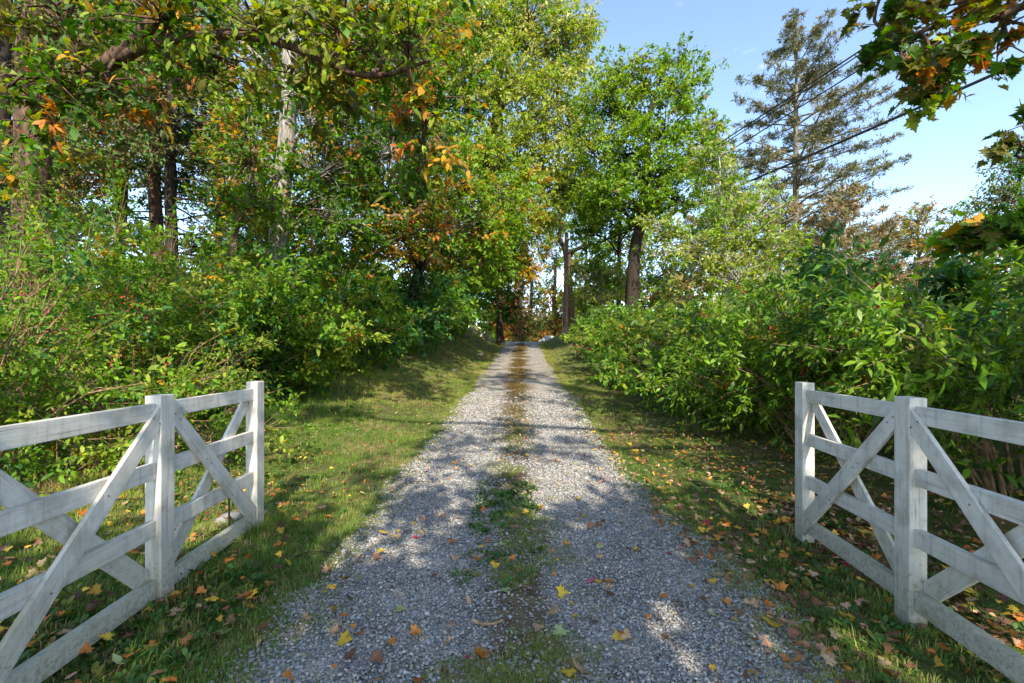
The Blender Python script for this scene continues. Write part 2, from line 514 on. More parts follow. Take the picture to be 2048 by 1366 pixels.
def pebbles():
    P = []
    for y0, y1, dens in ((1.6, 3.4, 7600), (3.4, 5.0, 5600), (5.0, 7.5, 2600), (7.5, 12, 1100)):
        n = int((y1 - y0) * 3.4 * dens)
        y = rng.uniform(y0, y1, n); x = xc(y) + rng.uniform(-1.75, 1.75, n)
        u = x - xc(y)
        e = np.where(u < 0, edge_half(y, -1.0), edge_half(y, 1.0))
        p3 = np.stack([x, y, 0 * x], -1)
        keep = np.where(np.abs(u) < e * 0.93, 1.0, np.clip(1 - (np.abs(u) - e * 0.93) / 0.22, 0, 1) ** 2 * 0.6)
        keep *= 1 - np.where(y < 4, 0.78, 0.92) * np.exp(-((u + 0.04) / (0.26 + 0.06 * wob(p3, 0.8, 3))) ** 2) * (0.75 + 0.4 * wob(p3, 1.6)).clip(0.2, 1)
        k = rng.random(n) < keep
        x, y = x[k], y[k]
        P.append(np.stack([x, y, surf(x, y), np.full(len(x), dens)], -1))
    P = np.vstack(P)
    ok = in_view(P[:, :3]); P = P[ok]
    n = len(P)
    s = rng.lognormal(0, 0.30, n) * 0.0118 * np.sqrt(7600 / P[:, 3]) ** 0.75
    P[:, 2] += s * 0.18 + rng.uniform(0, 0.004, n)
    g = rng.beta(2.0, 2.3, n)[:, None]
    tint = 0.09 + 0.42 * g ** 1.15 * np.array([1.0, 0.94, 0.85])
    warm = rng.random(n) < 0.16
    tint[warm] *= np.array([1.15, 0.98, 0.78])
    cool = rng.random(n) < 0.2
    tint[cool] *= np.array([0.9, 0.96, 1.04])
    rot = np.stack([rng.normal(0, 0.35, n), rng.normal(0, 0.35, n), rng.uniform(0, 6.28, n)], -1)
    scl = s[:, None] * rng.uniform(0.8, 1.2, (n, 3))
    scatter('gravel_stones', P[:, :3], rot, scl, tint, [pebble_proto(i) for i in range(6)], rng.integers(0, 6, n),
            'small loose grey and tan stones covering the wheel tracks of the drive')
    return n


NPEB = pebbles()


# grass
def tuft_proto(seed, nb, spread, h, lean):
    r_ = np.random.default_rng(seed)
    V, F = [], []
    for i in range(nb):
        a = r_.uniform(0, 6.28); rr = spread * math.sqrt(r_.random())
        b0 = np.array([rr * math.cos(a), rr * math.sin(a), -0.1 * h])
        a2 = a + r_.normal(0, 0.9); out = np.array([math.cos(a2), math.sin(a2), 0]) * lean * r_.uniform(0.3, 1.3)
        side = np.array([-math.sin(a2 + r_.normal(0, .6)), math.cos(a2), 0]) * 0.028 * r_.uniform(0.7, 1.4)
        hh = h * r_.uniform(0.5, 1.15)
        m1 = b0 + np.array([0, 0, hh * 0.6]) + out * 0.35 * hh; t = b0 + np.array([0, 0, hh * (1.0 - 0.25 * lean)]) + out * hh
        k = len(V); V += [b0 - side, b0 + side, m1 + side * 0.8, m1 - side * 0.8, t]
        F += [(k, k + 1, k + 2), (k, k + 2, k + 3), (k + 3, k + 2, k + 4)]
    me = np_mesh('grass_tuft', np.array(V), np.array(F))
    me.materials.append(M['grass'])
    return bpy.data.objects.new('grass_tuft', me)


def broad_proto(seed):
    """low broad-leaved weed: a rosette of rounded leaves"""
    r_ = np.random.default_rng(seed)
    V, F = [], []
    for i in range(9):
        a = r_.uniform(0, 6.28); d = np.array([math.cos(a), math.sin(a), r_.uniform(0.15, 0.9)]); s = np.array([-d[1], d[0], 0])
        c0 = d * r_.uniform(0.1, 0.55); L = r_.uniform(0.4, 0.7); up = np.array([0, 0, 1.0])
        k = len(V)
        V += [c0, c0 + d * L * .35 + s * L * .30 + up * .03, c0 + d * L * .35 - s * L * .30 + up * .03, c0 + d * L * .75 + s * L * .26, c0 + d * L * .75 - s * L * .26, c0 + d * L - up * .06]
        F += [(k, k + 2, k + 1), (k + 1, k + 2, k + 4), (k + 1, k + 4, k + 3), (k + 3, k + 4, k + 5)]
    me = np_mesh('weed', np.array(V), np.array(F)); me.materials.append(M['grass'])
    return bpy.data.objects.new('weed', me)


def grass():
    pts, scl, tint, pick = [], [], [], []

    def add(n, x, y, hgt, wid, cols, kind_w):
        k = (~on_drive(x, y)) if kind_w != 'median' else np.ones(len(x), bool)
        x, y, hgt, wid = x[k], y[k], hgt[k], wid[k]
        z = surf(x, y)
        p = np.stack([x, y, z], -1)
        ok = in_view(p, 1.1); p = p[ok]; hgt = hgt[ok]; wid = wid[ok]
        c = cols(p)
        pts.append(p); scl.append(np.stack([wid, wid, hgt], -1)); tint.append(c)
        pick.append(rng.integers(0, 4, len(p)))

    def lawn_col(p):
        f = (wob(p, 0.55, 3) * 0.5 + 0.5 + rng.normal(0, 0.2, len(p))).clip(0, 1)[:, None]
        g = np.array([0.10, 0.215, 0.028]); yv = np.array([0.34, 0.36, 0.075])
        far = sst((p[:, 1] - 5) / 12)[:, None] * 0.45
        f = (f * 0.85 + far - 0.06).clip(0, 1)
        c = g * (1 - f) + yv * f
        dry = rng.random(len(p)) < 0.08 + 0.42 * sst((wob(p, 0.8, 9) - 0.2) / 0.5)
        c[dry] = np.array([0.36, 0.26, 0.13])
        return c * rng.uniform(0.75, 1.25, (len(p), 1))

    for y0, y1, dens, hs in ((1.6, 4.5, 800, 1.0), (4.5, 8, 600, 1.0), (8, 14, 300, 1.25), (14, 24, 120, 1.6), (24, 42, 50, 2.2)):
        for sgn, wmax in ((-1, 5.2), (1, 3.6)):
            w = wmax if y0 < 14 else wmax * 0.95
            n = int((y1 - y0) * w * dens * (0.7 if sgn > 0 else 1))
            y = rng.uniform(y0, y1, n); u = sgn * (1.30 + rng.random(n) * w); x = xc(y) + u
            p = np.stack([x, y, 0 * x], -1)
            bare = wob(p, 0.9, 5)
            thin = np.where(sgn > 0, 0.12 + sst((np.abs(u) - 1.9) / 1.0) * 0.75, sst((np.abs(u) - 4.2) / 1.6) * 0.5)
            k = rng.random(n) > (0.25 + 0.45 * np.clip(bare, 0, 1) + thin).clip(0, 0.95)
            k &= rng.random(n) < np.clip((np.abs(u) - 1.30) / 0.4 + 0.25, 0, 1)
            x, y, u = x[k], y[k], u[k]
            hgt = rng.uniform(0.025, 0.075, len(x)) * hs * (1 + 1.2 * sst((np.abs(u) - 3.0) / 1.5) * (sgn < 0))
            add(len(x), x, y, hgt, rng.uniform(0.05, 0.075, len(x)) * hs, lawn_col, 'lawn')
    # strip between the tracks, clumpy near the camera, a low mossy mat further up
    n = 26000
    y = 1.7 + 30 * rng.random(n) ** 2.0; u = -0.04 + rng.normal(0, 0.20, n); x = xc(y) + u
    p = np.stack([x, y, 0 * x], -1)
    k = wob(p, 1.9, 8) + 0.25 * wob(p, 6, 2) > 0.10 + 0.9 * np.abs(u + 0.04) - 0.55 * sst((y - 4) / 5) + rng.normal(0, 0.25, n) + 0.10 * (y < 2.6)
    x, y = x[k], y[k]
    def med_col(p):
        c = lawn_col(p); f = sst((p[:, 1] - 4.5) / 6)[:, None]
        f = np.maximum(f, (rng.random(len(p)) < 0.35)[:, None] * 0.8)
        return c * (1 - f) + np.array([0.26, 0.19, 0.075]) * f * rng.uniform(0.6, 1.2, (len(p), 1))
    far = 1 + sst((y - 4) / 12) * 1.2
    add(len(x), x, y, rng.uniform(0.010, 0.030, len(x)), rng.uniform(0.04, 0.07, len(x)) * far, med_col, 'median')
    # longer uncut tufts at the feet of the gates
    n = 520
    sd = rng.choice([-1, 1], n); y = rng.uniform(1.6, 3.95, n); x = np.where(sd < 0, -2.08, 2.24) + rng.normal(0, 0.10, n)
    foot = np.min(np.abs(y[:, None] - np.array([2.68, 3.78, 2.55, 3.62])), 1) < 0.14
    k = foot | (rng.random(n) < 0.45)
    add(k.sum(), x[k], y[k], np.where(foot[k], rng.uniform(.06, .13, k.sum()), rng.uniform(.04, .08, k.sum())), rng.uniform(.05, .08, k.sum()), lawn_col, 'lawn')
    # stray sprigs in the gravel near the edges
    n = 6500
    y = 1.8 + 30 * rng.random(n) ** 1.7; u = rng.choice([-1, 1], n) * (1.52 - np.abs(rng.normal(0, 0.2, n))); x = xc(y) + u
    add(n, x, y, rng.uniform(0.015, 0.04, n) * (1 + y / 25), rng.uniform(0.035, 0.055, n) * (1 + y / 14), lawn_col, 'median')
    pts_, scl_, tint_, pick_ = np.vstack(pts), np.vstack(scl), np.vstack(tint), np.concatenate(pick)
    n = len(pts_)
    rot = np.stack([rng.normal(0, 0.12, n), rng.normal(0, 0.12, n), rng.uniform(0, 6.28, n)], -1)
    protos = [tuft_proto(1, 13, 0.75, 1.0, 0.5), tuft_proto(2, 11, 0.8, 1.0, 0.9), tuft_proto(3, 15, 0.9, 0.9, 0.7), tuft_proto(4, 9, 0.6, 1.15, 0.35)]
    scatter('grass', pts_, rot, scl_, tint_, protos, pick_, 'short yellow-green grass on the verges and between the wheel tracks')
    # broad-leaved ground cover
    P = []
    for (x0, x1, y0, y1, n) in ((-4.6, -1.5, 1.7, 5.2, 4200), (1.6, 4.5, 1.7, 5.0, 2000), (-6.5, -2.6, 5, 10, 1500), (-0.35, 0.25, 1.8, 5, 420), (2.0, 5.5, 5, 11, 500)):
        x = rng.uniform(x0, x1, n); y = rng.uniform(y0, y1, n); p = np.stack([x, y, 0 * x], -1)
        k = wob(p, 1.1, 11) > rng.uniform(-0.35, 0.6, n)
        k &= ~on_drive(x, y) | ((np.abs(x) < 0.4))
        P.append(p[k])
    P = np.vstack(P); P[:, 2] = surf(P[:, 0], P[:, 1]); P = P[in_view(P, 1.1)]
    n = len(P); s = rng.uniform(0.03, 0.075, n)
    c = np.array([0.055, 0.13, 0.022]) * rng.uniform(0.6, 1.4, (n, 1)); yl = rng.random(n) < 0.2
    c[yl] = np.array([0.17, 0.19, 0.03]) * rng.uniform(0.8, 1.2, (yl.sum(), 1))
    rot = np.stack([rng.normal(0, 0.15, n), rng.normal(0, 0.15, n), rng.uniform(0, 6.28, n)], -1)
    scatter('ground_cover', P, rot, np.repeat(s[:, None], 3, 1), c, [broad_proto(i) for i in range(3)], rng.integers(0, 3, n),
            'low broad-leaved green weeds growing around the gates')


grass()

# ------------------------------------------------------------------ leaves
SHAPES = {}
SHAPES['diamond'] = (np.array([(0, 0, 0), (.42, .25, .05), (1, 0, -.08), (.42, -.25, .05)], float), np.array([(0, 2, 1), (0, 3, 2)]))
SHAPES['oval'] = (np.array([(0, 0, 0), (.28, .20, .05), (.28, -.20, .05), (.66, .19, .02), (.66, -.19, .02), (1, 0, -.10)], float),
                  np.array([(0, 2, 1), (1, 2, 4), (1, 4, 3), (3, 4, 5)]))
SHAPES['lance'] = (np.array([(0, 0, 0), (.30, .15, .03), (.30, -.15, .03), (.62, .13, .01), (.62, -.13, .01), (1, 0, -.10)], float),
                   np.array([(0, 2, 1), (1, 2, 4), (1, 4, 3), (3, 4, 5)]))
SHAPES['needle'] = (np.array([(0, 0, 0), (.5, .10, .02), (1, 0, -.03), (.5, -.10, .02)], float), np.array([(0, 2, 1), (0, 3, 2)]))
_mp = [(0.0, 0.0), (-.02, .16), (-.20, .40), (.05, .36), (.20, .62), (.34, .40), (.44, .52), (.52, .20), (.62, .30), (.70, .14), (1.0, 0.0)]
_mo = _mp + [(x, -y) for x, y in _mp[-2:0:-1]]
_mv = np.array([(.28, 0, -.02)] + [(x, y, .05 * (abs(y) * 2) - .06 * max(x - .6, 0) * 2) for x, y in _mo], float)
SHAPES['maple'] = (_mv, np.array([(0, 1 + i, 1 + (i + 1) % len(_mo)) for i in range(len(_mo))])[:, [0, 2, 1]])


def leaf_frames(pos, ldir, up):
    x = nrm(ldir); z = nrm(up - x * np.sum(up * x, -1, keepdims=True)); y = np.cross(z, x)
    return x, y, z


def leaf_mesh_arrays(pos, ldir, up, size, shape, col):
    sv, sf = SHAPES[shape]
    x, y, z = leaf_frames(pos, ldir, up)
    bend = rng.uniform(0.2, 2.0, (len(pos), 1, 1))
    V = pos[:, None, :] + size[:, None, None] * (sv[None, :, 0:1] * x[:, None] + sv[None, :, 1:2] * y[:, None] + sv[None, :, 2:3] * bend * z[:, None])
    k = len(sv)
    Fc = (sf[None] + (np.arange(len(pos)) * k)[:, None, None]).reshape(-1, 3)
    return V.reshape(-1, 3), Fc, np.repeat(col, k, 0)


_single = {}


def leaf_single_mesh(shape, mat):
    key = (shape, mat.name)
    if key not in _single:
        me = np_mesh('leaf', *SHAPES[shape]); me.materials.append(mat); _single[key] = me
    return _single[key]


def put_leaves(parent, pos, ldir, up, size, shape, col, mat, name='crown', singles=0):
    """one mesh of leaves; the `singles` leaves that show largest become leaf objects of their own"""
    if singles:
        vis = in_view(pos, 0.97)
        score = np.where(vis, size / np.maximum(pos[:, 1], 0.3), 0)
        pick = np.argsort(-score)[:singles]
        pick = pick[score[pick] > 0]
        x, y, z = leaf_frames(pos[pick], ldir[pick], up[pick])
        me = leaf_single_mesh(shape, M['leaf_single'])
        for i, j in enumerate(pick):
            o = bpy.data.objects.new('leaf', me); COL.objects.link(o)
            s = size[j]
            o.matrix_world = Matrix((( x[i][0] * s, y[i][0] * s, z[i][0] * s, pos[j][0]), (x[i][1] * s, y[i][1] * s, z[i][1] * s, pos[j][1]),
                                     (x[i][2] * s, y[i][2] * s, z[i][2] * s, pos[j][2]), (0, 0, 0, 1)))
            mw = o.matrix_world.copy()
            o.parent = parent; o.matrix_parent_inverse = Matrix.Translation(-Vector(parent.location)); o.matrix_basis = mw
            o.color = (*col[j], 1)
        keep = np.ones(len(pos), bool); keep[pick] = False
        pos, ldir, up, size, col = pos[keep], ldir[keep], up[keep], size[keep], col[keep]
    V, Fc, C = leaf_mesh_arrays(pos, ldir, up, size, shape, col)
    o = link(name, np_mesh(name, V, Fc, col=C), mat, parent)
    o['kind'] = 'stuff'
    return o


def pal_colors(p, cid, palette, jitter=0.22, clump=0.45, off=0.0):
    """p leaf positions, cid branchlet ids; palette [(rgb, weight)]"""
    cols = np.array([c for c, w in palette], float); w = np.cumsum([w for c, w in palette]); w = w / w[-1]
    nid = cid.max() + 1
    first = np.zeros((nid, 3)); first[cid] = p
    base = (wob(first, clump, off) * 0.5 + 0.5 + rng.normal(0, 0.22, nid)).clip(0, 0.999)
    order = np.argsort(np.argsort(base)) / max(nid, 1)           # uniform ranks keep the weights
    k = np.searchsorted(w, order.clip(0, 0.9999))
    kk = k[cid]
    sw = rng.random(len(p)) < 0.22
    kk[sw] = np.searchsorted(w, rng.random(sw.sum()) * 0.9999)
    c = cols[kk] * (1 + rng.normal(0, jitter, (len(p), 1))).clip(0.45, 1.7)
    c *= 1 + rng.normal(0, 0.06, (len(p), 3))
    return c.clip(0.004, 0.75)


def sprays(P, D, L, ntw=5, nlf=8, flat=0.6, droop=0.15, leaf_droop=0.25, up_w=0.9, scat=0.10):
    """leaves on twigs on branchlets. P,D (N,3), L (N,)"""
    N = len(P)
    t = rng.uniform(0.05, 1.0, (N, ntw))
    st = P[:, None] + D[:, None] * (L[:, None] * t)[..., None]
    rnd = rng.normal(size=(N, ntw, 3)) * np.array([1, 1, flat])
    td = nrm(D[:, None] * 0.8 + rnd * 0.75)
    tl = L[:, None] * rng.uniform(0.3, 0.75, (N, ntw)) * (1.15 - 0.5 * t)
    s = (np.arange(nlf)[None, None] + rng.random((N, ntw, nlf))) / nlf
    pos = st[:, :, None] + td[:, :, None] * (tl[:, :, None] * s)[..., None]
    pos[..., 2] -= droop * tl[:, :, None] * s ** 2
    pos = pos + rng.normal(size=pos.shape) * (scat * tl)[:, :, None, None]
    ld = nrm(td[:, :, None] * 0.7 + rng.normal(size=pos.shape) * 0.65 + np.array([0, 0, -leaf_droop]))
    up = nrm(np.array([0, 0, up_w]) + rng.normal(size=pos.shape) * 0.45 + np.array([0.08, -0.42, 0]))
    cid = np.repeat(np.arange(N), ntw * nlf)
    tw = np.stack([st, st + td * tl[..., None]], 2).reshape(-1, 2, 3)
    return pos.reshape(-1, 3), ld.reshape(-1, 3), up.reshape(-1, 3), cid, tw


def wood_part(name, parts, mat, parent, kind=None):
    V, Fq = merge(parts)
    o = link(name, np_mesh(name, V, Fq, smooth=True), mat, parent)
    if kind: o['kind'] = kind
    return o


def rough_trunk(path, rad, n=26, k=14, rug=0.10, flare=0.5):
    """trunk tube with flutes, lumps and a root flare; path/rad control points bottom to top"""
    P = spline(path, n); r = np.interp(np.linspace(0, 1, n), np.linspace(0, 1, len(rad)), rad)
    r = r * (1 + flare * np.exp(-np.arange(n) / n * 14))
    V, Fq = tubes(P[None], r[None], k)
    c = np.repeat(P, k, 0)
    d = V - c
    V = c + d * (1 + rug * wob(V, 3.5 / max(rad[0] * 3, .3)) + rug * 0.5 * wob(V * np.array([3, 3, .5]), 4))[:, None]
    return P, r, (V, Fq)


COVER = 2.7


def tree(name, label, cat, path, rad, blobs, leaf='diamond', size=0.15, palette=None, bark='bark_brown', cover=2.0, ntw=5, nlf=8, blen=0.9, mat='leaf',
         group=None, singles=0, limb_lo=0.3, droop=0.15, leaf_droop=0.3, clump=0.45, extra_limbs=(), flat=0.6, limb_r=0.45, off=0.0, rug=0.10, along=False):
    """a tree: trunk along path, one limb to each crown lobe (centre, radii), branchlets and leaves through each lobe"""
    path = np.array(path, float)
    root = empty(name, tuple(path[0]))
    tag(root, label, cat, group)
    P, r, tv = rough_trunk(path, rad, rug=rug)
    link('trunk', np_mesh('trunk', *tv, smooth=True), M[bark], root)
    pos, ld, up, cid, br, n0 = [], [], [], [], [], 0
    twg = []
    for (c, rr) in blobs:
        c = np.array(c, float); rr = np.array(rr, float)
        # limb
        hd = np.hypot(*(P[:, :2] - c[:2]).T)
        want = c[2] - 0.55 * hd - 0.4 * rr[2]
        j = int(np.clip(np.argmin(np.abs(P[:, 2] - want)), int(limb_lo * len(P)), len(P) - 1))
        a = P[j]; mid = a * 0.45 + c * 0.55 + np.array([0, 0, 0.10 * np.linalg.norm(c - a)]) + rng.normal(0, 0.08, 3) * np.linalg.norm(c - a)
        if along:                                     # lobes hang on the long limbs instead of the trunk
            cand = np.vstack([spline(e[0], 30)[6:] for e in extra_limbs] + [P[int(limb_lo * len(P)):]])
            a = cand[np.argmin(np.linalg.norm(cand - c, axis=1) + 0.35 * np.abs(cand[:, 0] - c[0]))]
            mid = a * 0.5 + c * 0.5 + rng.normal(0, 0.10, 3) * np.linalg.norm(c - a)
        over = (c - mid); over = over / max(np.linalg.norm(over), 1e-6) * min(0.35 * np.linalg.norm(over), 0.35 * float(np.mean(rr)))
        lp = spline([a, mid, c, c + over], 10)
        rb = min(r[j] * 0.55, 0.014 + limb_r * 0.045 * np.linalg.norm(rr))
        link('limb', np_mesh('limb', *tubes(lp[None], (rb * np.linspace(1, 0.15, 10))[None], 7), smooth=True), M[bark], root)
        # branchlets
        area = np.pi * (rr[0] * rr[2] + rr[0] * rr[1] + rr[1] * rr[2]) / 3
        la = size * size * {'diamond': .25, 'oval': .27, 'lance': .2, 'needle': .1, 'maple': .35}[leaf]
        N = max(6, int(COVER * cover * area / la / (ntw * nlf)))
        u = nrm(rng.normal(size=(N, 3))); rho = rng.random(N) ** 0.42
        q = c + rr * u * (rho * (1 + 0.22 * wob(c + u * rr, 0.9, off)))[:, None]
        D = nrm((q - (c - np.array([0, 0, rr[2] * 0.5]))) * np.array([1, 1, 0.75]) / np.mean(rr) + rng.normal(size=(N, 3)) * 0.4 + np.array([0, 0, 0.1]))
        L = blen * rng.uniform(0.6, 1.25, N)
        p_, l_, u_, i_, tw = sprays(q - D * L[:, None] * 0.5, D, L, ntw, nlf, flat, droop, leaf_droop)
        pos.append(p_); ld.append(l_); up.append(u_); cid.append(i_ + n0); n0 += N
        nb = min(N, 45)
        s = rng.choice(N, nb, replace=False)
        e = q[s] + D[s] * L[s, None] * 0.5
        k = rng.integers(3, 9, nb); a0 = lp[k]
        m1 = a0 * 0.5 + e * 0.5 + rng.normal(size=(nb, 3)) * 0.10 * blen + np.array([0, 0, 0.08 * blen])
        pts = np.stack([a0, a0 * 0.7 + m1 * 0.3, m1, m1 * 0.5 + e * 0.5, e], 1)
        rb2 = (0.010 + 0.012 * np.mean(rr)) * rng.uniform(0.6, 1.2, nb)
        br.append(tubes(pts, rb2[:, None] * np.array([1, .85, .6, .4, .15])[None], 4))
        st = rng.choice(len(tw), min(len(tw), 60), replace=False)
        twg.append(tubes(tw[st], np.repeat(np.array([[0.007, 0.003]]), len(st), 0) * (0.6 + size * 3), 3))
    for lp, r0, r1 in extra_limbs:
        lp = spline(lp, 18)
        V, Fq = tubes(lp[None], np.linspace(r0, r1, 18)[None], 9)
        cc = np.repeat(lp, 9, 0); V = cc + (V - cc) * (1 + 0.14 * wob(V, 6))[:, None]
        link('limb', np_mesh('limb', V, Fq, smooth=True), M[bark], root)
    wood_part('branches', br + twg, M[bark], root, 'stuff')
    pos, ld, up, cid = np.vstack(pos), np.vstack(ld), np.vstack(up), np.concatenate(cid)
    col = pal_colors(pos, cid, palette, clump=clump, off=off)
    sz = size * rng.lognormal(0, 0.22, len(pos))
    put_leaves(root, pos, ld, up, sz, leaf, col, M[mat], 'crown', singles)
    return root


def lobes(items):
    """[(px, py, depth, radius_x px, radius_y px, radius depth m)] -> [(centre, radii)]"""
    out = []
    for px, py, d, rx, ry, rd in items:
        out.append((W(px, py, d), (rx / F_PX * d, rd, ry / F_PX * d)))
    return out


def gpt(px, d, dz=-0.1):
    """ground point in the direction of column px at distance d"""
    x = (px - CX) / F_PX * d
    return np.array([x, d, float(H(x, d)) + dz])


def trunk_px(pts, d, base_dz=-0.15):
    """trunk path from (px, py) pixel points top to bottom at distance d, grounded at its last column"""
    p = [W(px, py, d) for px, py in pts]
    g = gpt(pts[-1][0], d, base_dz)
    p = [q for q in p if q[2] > g[2] + 0.3]
    return [g] + p[::-1]


# colours (linear base colours)
G_MID = (0.092, 0.195, 0.016); G_DEEP = (0.050, 0.118, 0.016); G_BRIGHT = (0.165, 0.290, 0.018); G_BLUE = (0.055, 0.160, 0.046)
G_LIME = (0.195, 0.315, 0.030); YG = (0.255, 0.315, 0.034); Y_PALE = (0.43, 0.43, 0.12); GOLD = (0.50, 0.28, 0.022); ORANGE = (0.42, 0.16, 0.028); RUST = (0.24, 0.085, 0.03)
OLIVE = (0.16, 0.155, 0.032); TAN = (0.40, 0.26, 0.12); RED = (0.36, 0.03, 0.03)

# ------------------------------------------------------------------ trees on the left of the drive
# big tree with shaggy reddish bark and a long limb reaching over the drive
bx = -7.4
tree('hickory_tree', 'large shaggy reddish-barked tree at far left, limb reaching over the drive', 'tree',
     [(bx, 7.0, -0.1), (bx, 7.0, 2.5), (bx + 0.05, 7.0, 5.0), (bx, 7.1, 7.5), (bx + .3, 7.2, 10)], [0.22, 0.21, 0.2, 0.17, 0.1],
     lobes([(120, 30, 6.6, 150, 70, 1.0), (330, 40, 6.2, 130, 80, 1.0), (520, 60, 6.0, 120, 70, 0.9), (680, 70, 5.8, 120, 80, 0.9),
            (820, 100, 5.7, 95, 110, 0.8), (640, 190, 6.4, 90, 60, 0.6), (850, 250, 6.4, 60, 90, 0.6), (760, 10, 6.2, 150, 60, 1.0), (430, 150, 6.6, 90, 50, 0.6),
            (30, 170, 6.0, 70, 90, 0.6), (110, 150, 5.9, 60, 80, 0.4), (60, 280, 5.8, 80, 50, 0.5), (230, 190, 6.5, 100, 60, 0.6), (850, 360, 7.0, 50, 70, 0.5)]),
     leaf='oval', size=0.135, palette=[(OLIVE, 3), (YG, 3.4), (G_MID, 4), (GOLD, 0.9), (ORANGE, 0.4), (G_DEEP, 1.5)], bark='bark_red', cover=0.72, ntw=4, nlf=6, blen=0.55,
     singles=300, limb_lo=0.45, droop=0.3, leaf_droop=0.55, clump=0.8, rug=0.16, along=True, limb_r=0.3,
     extra_limbs=[([W(95, 210, 7.0), W(180, 150, 6.8), W(250, 100, 6.6), W(300, 50, 6.4), W(335, -30, 6.3)], 0.14, 0.07),
                  ([W(190, 142, 6.8), W(300, 88, 6.5), W(410, 72, 6.3), W(510, 72, 6.0), W(620, 108, 5.9), W(700, 145, 5.9), W(770, 150, 5.8), W(860, 120, 5.7)], 0.09, 0.02)])

tree('grey_trunk_tree', 'tall tree with a pale grey trunk behind the left-hand shrubs', 'tree',
     trunk_px([(590, -330), (588, -120), (582, 60), (578, 200), (568, 330), (556, 470), (550, 700)], 10.0), [0.23, 0.20, 0.19, 0.17, 0.15, 0.10, 0.06],
     lobes([(560, 190, 10.5, 120, 80, 1.2), (680, 240, 10.3, 110, 90, 1.2), (470, 270, 10.5, 100, 80, 1.1), (640, 350, 10.2, 110, 80, 1.1), (760, 320, 10.6, 90, 100, 1.2),
            (520, 380, 9.8, 90, 60, 0.9), (690, 440, 10.2, 90, 60, 1.0), (610, 40, 11.0, 170, 110, 1.6), (450, 90, 11.0, 130, 90, 1.4), (780, 120, 11.0, 140, 110, 1.6)]),
     leaf='diamond', size=0.125, palette=[(G_MID, 4), (G_DEEP, 2), (G_BRIGHT, 3), (GOLD, 0.8), (YG, 1.4), (ORANGE, 0.5)], bark='bark_grey', cover=0.74, blen=0.7, limb_lo=0.3, off=1.0, clump=0.6)

# dark cedars with bare horizontal branches
def cedar(name, label, px, d, wpx, top, foliage, seed):
    r_ = np.random.default_rng(seed)
    g = gpt(px, d); x0 = g[0]
    root = empty(name, tuple(g)); tag(root, label, 'tree', None)
    P, r, tv = rough_trunk([g, (x0 + .05, d, 3.0), (x0 - .05, d, 6.5), (x0 + .05, d, 10), (x0, d, top)], [wpx / F_PX * d * .5, wpx / F_PX * d * .47, wpx / F_PX * d * .42, .10, .04], n=24, k=10, rug=0.14)
    link('trunk', np_mesh('trunk', *tv, smooth=True), M['bark_red' if seed % 2 else 'bark_dark'], root)
    n = 46
    z = r_.uniform(2.4, top - 0.8, n); a = r_.uniform(0, 6.28, n); L = r_.uniform(1.2, 2.6, n) * (1.15 - 0.6 * z / top)
    b0 = np.stack([x0 + 0 * z, d + 0 * z, z], -1)
    dv = np.stack([np.cos(a), np.sin(a), r_.normal(-0.04, 0.10, n)], -1)
    pts = np.stack([b0 + dv * (L * t)[:, None] + np.array([0, 0, -0.10]) * (L * t * t)[:, None] + r_.normal(0, 0.03, (n, 3)) * t for t in (0, .3, .6, .85, 1.0)], 1)
    parts = [tubes(pts, (0.012 + 0.012 * L)[:, None] * np.array([1, .8, .55, .3, .12])[None], 5)]
    # bare twigs
    k = 7
    s = r_.uniform(0.35, 1, (n, k)); st = b0[:, None] + dv[:, None] * (L[:, None] * s)[..., None]
    st[..., 2] -= 0.10 * L[:, None] * s ** 2
    td = nrm(dv[:, None] * 0.6 + r_.normal(size=(n, k, 3)) * np.array([.8, .8, .35]))
    e = st + td * r_.uniform(0.2, 0.55, (n, k))[..., None]
    tw = np.stack([st, e], 2).reshape(-1, 2, 3)
    parts.append(tubes(tw, np.repeat([[0.007, 0.003]], len(tw), 0), 3))
    wood_part('branches', parts, M['bark_dark'], root, 'stuff')
    hi = z > foliage
    q = np.repeat(pts[hi][:, 1], 3, 0); D = np.repeat(dv[hi], 3, 0); Lb = np.repeat(L[hi], 3) * 0.8
    D = nrm(D + r_.normal(size=D.shape) * 0.35)
    p_, l_, u_, c_, _ = sprays(q, D, Lb, 7, 14, 0.35, 0.25, 0.35, 0.6)
    col = pal_colors(p_, c_, [(G_DEEP, 3), (OLIVE, 2), ((0.10, 0.10, 0.035), 2), (RUST, 0.5)], clump=0.5)
    put_leaves(root, p_, l_, u_, rng.uniform(0.07, 0.15, len(p_)), 'diamond', col, M['needle'])
    return root


cedar('cedar_tree', 'slim reddish cedar trunk with bare side branches beside the bright gap', 313, 13.0, 24, 13, 6.0, 3)
cedar('cedar_tree', 'dark cedar trunk with bare horizontal branches, just right of the reddish one', 344, 12.4, 24, 12, 5.8, 4)
cedar('cedar_tree', 'thin dark cedar standing in shade by the leaning trunk', 440, 15.0, 14, 10, 4.6, 6)
cedar('cedar_tree', 'dark cedar trunk at the left picture edge behind the shaggy tree', 8, 9.5, 34, 12, 5.0, 8)

tree('leaning_sapling', 'thin leaning sapling with sparse leaves between the cedars and the grey trunk', 'tree',
     [gpt(455, 9.0), W(470, 470, 9.0), W(490, 420, 9.0), W(500, 360, 9.0), W(515, 300, 9.0)], [0.07, 0.06, 0.05, 0.035, 0.02],
     lobes([(500, 330, 9.0, 70, 60, 0.7), (450, 400, 8.8, 60, 40, 0.6), (540, 420, 8.8, 60, 40, 0.6)]),
     leaf='oval', size=0.09, palette=[(G_MID, 3), (G_BRIGHT, 2), (GOLD, 1), (YG, 1)], bark='bark_brown', cover=0.7, blen=0.5, off=2.0)

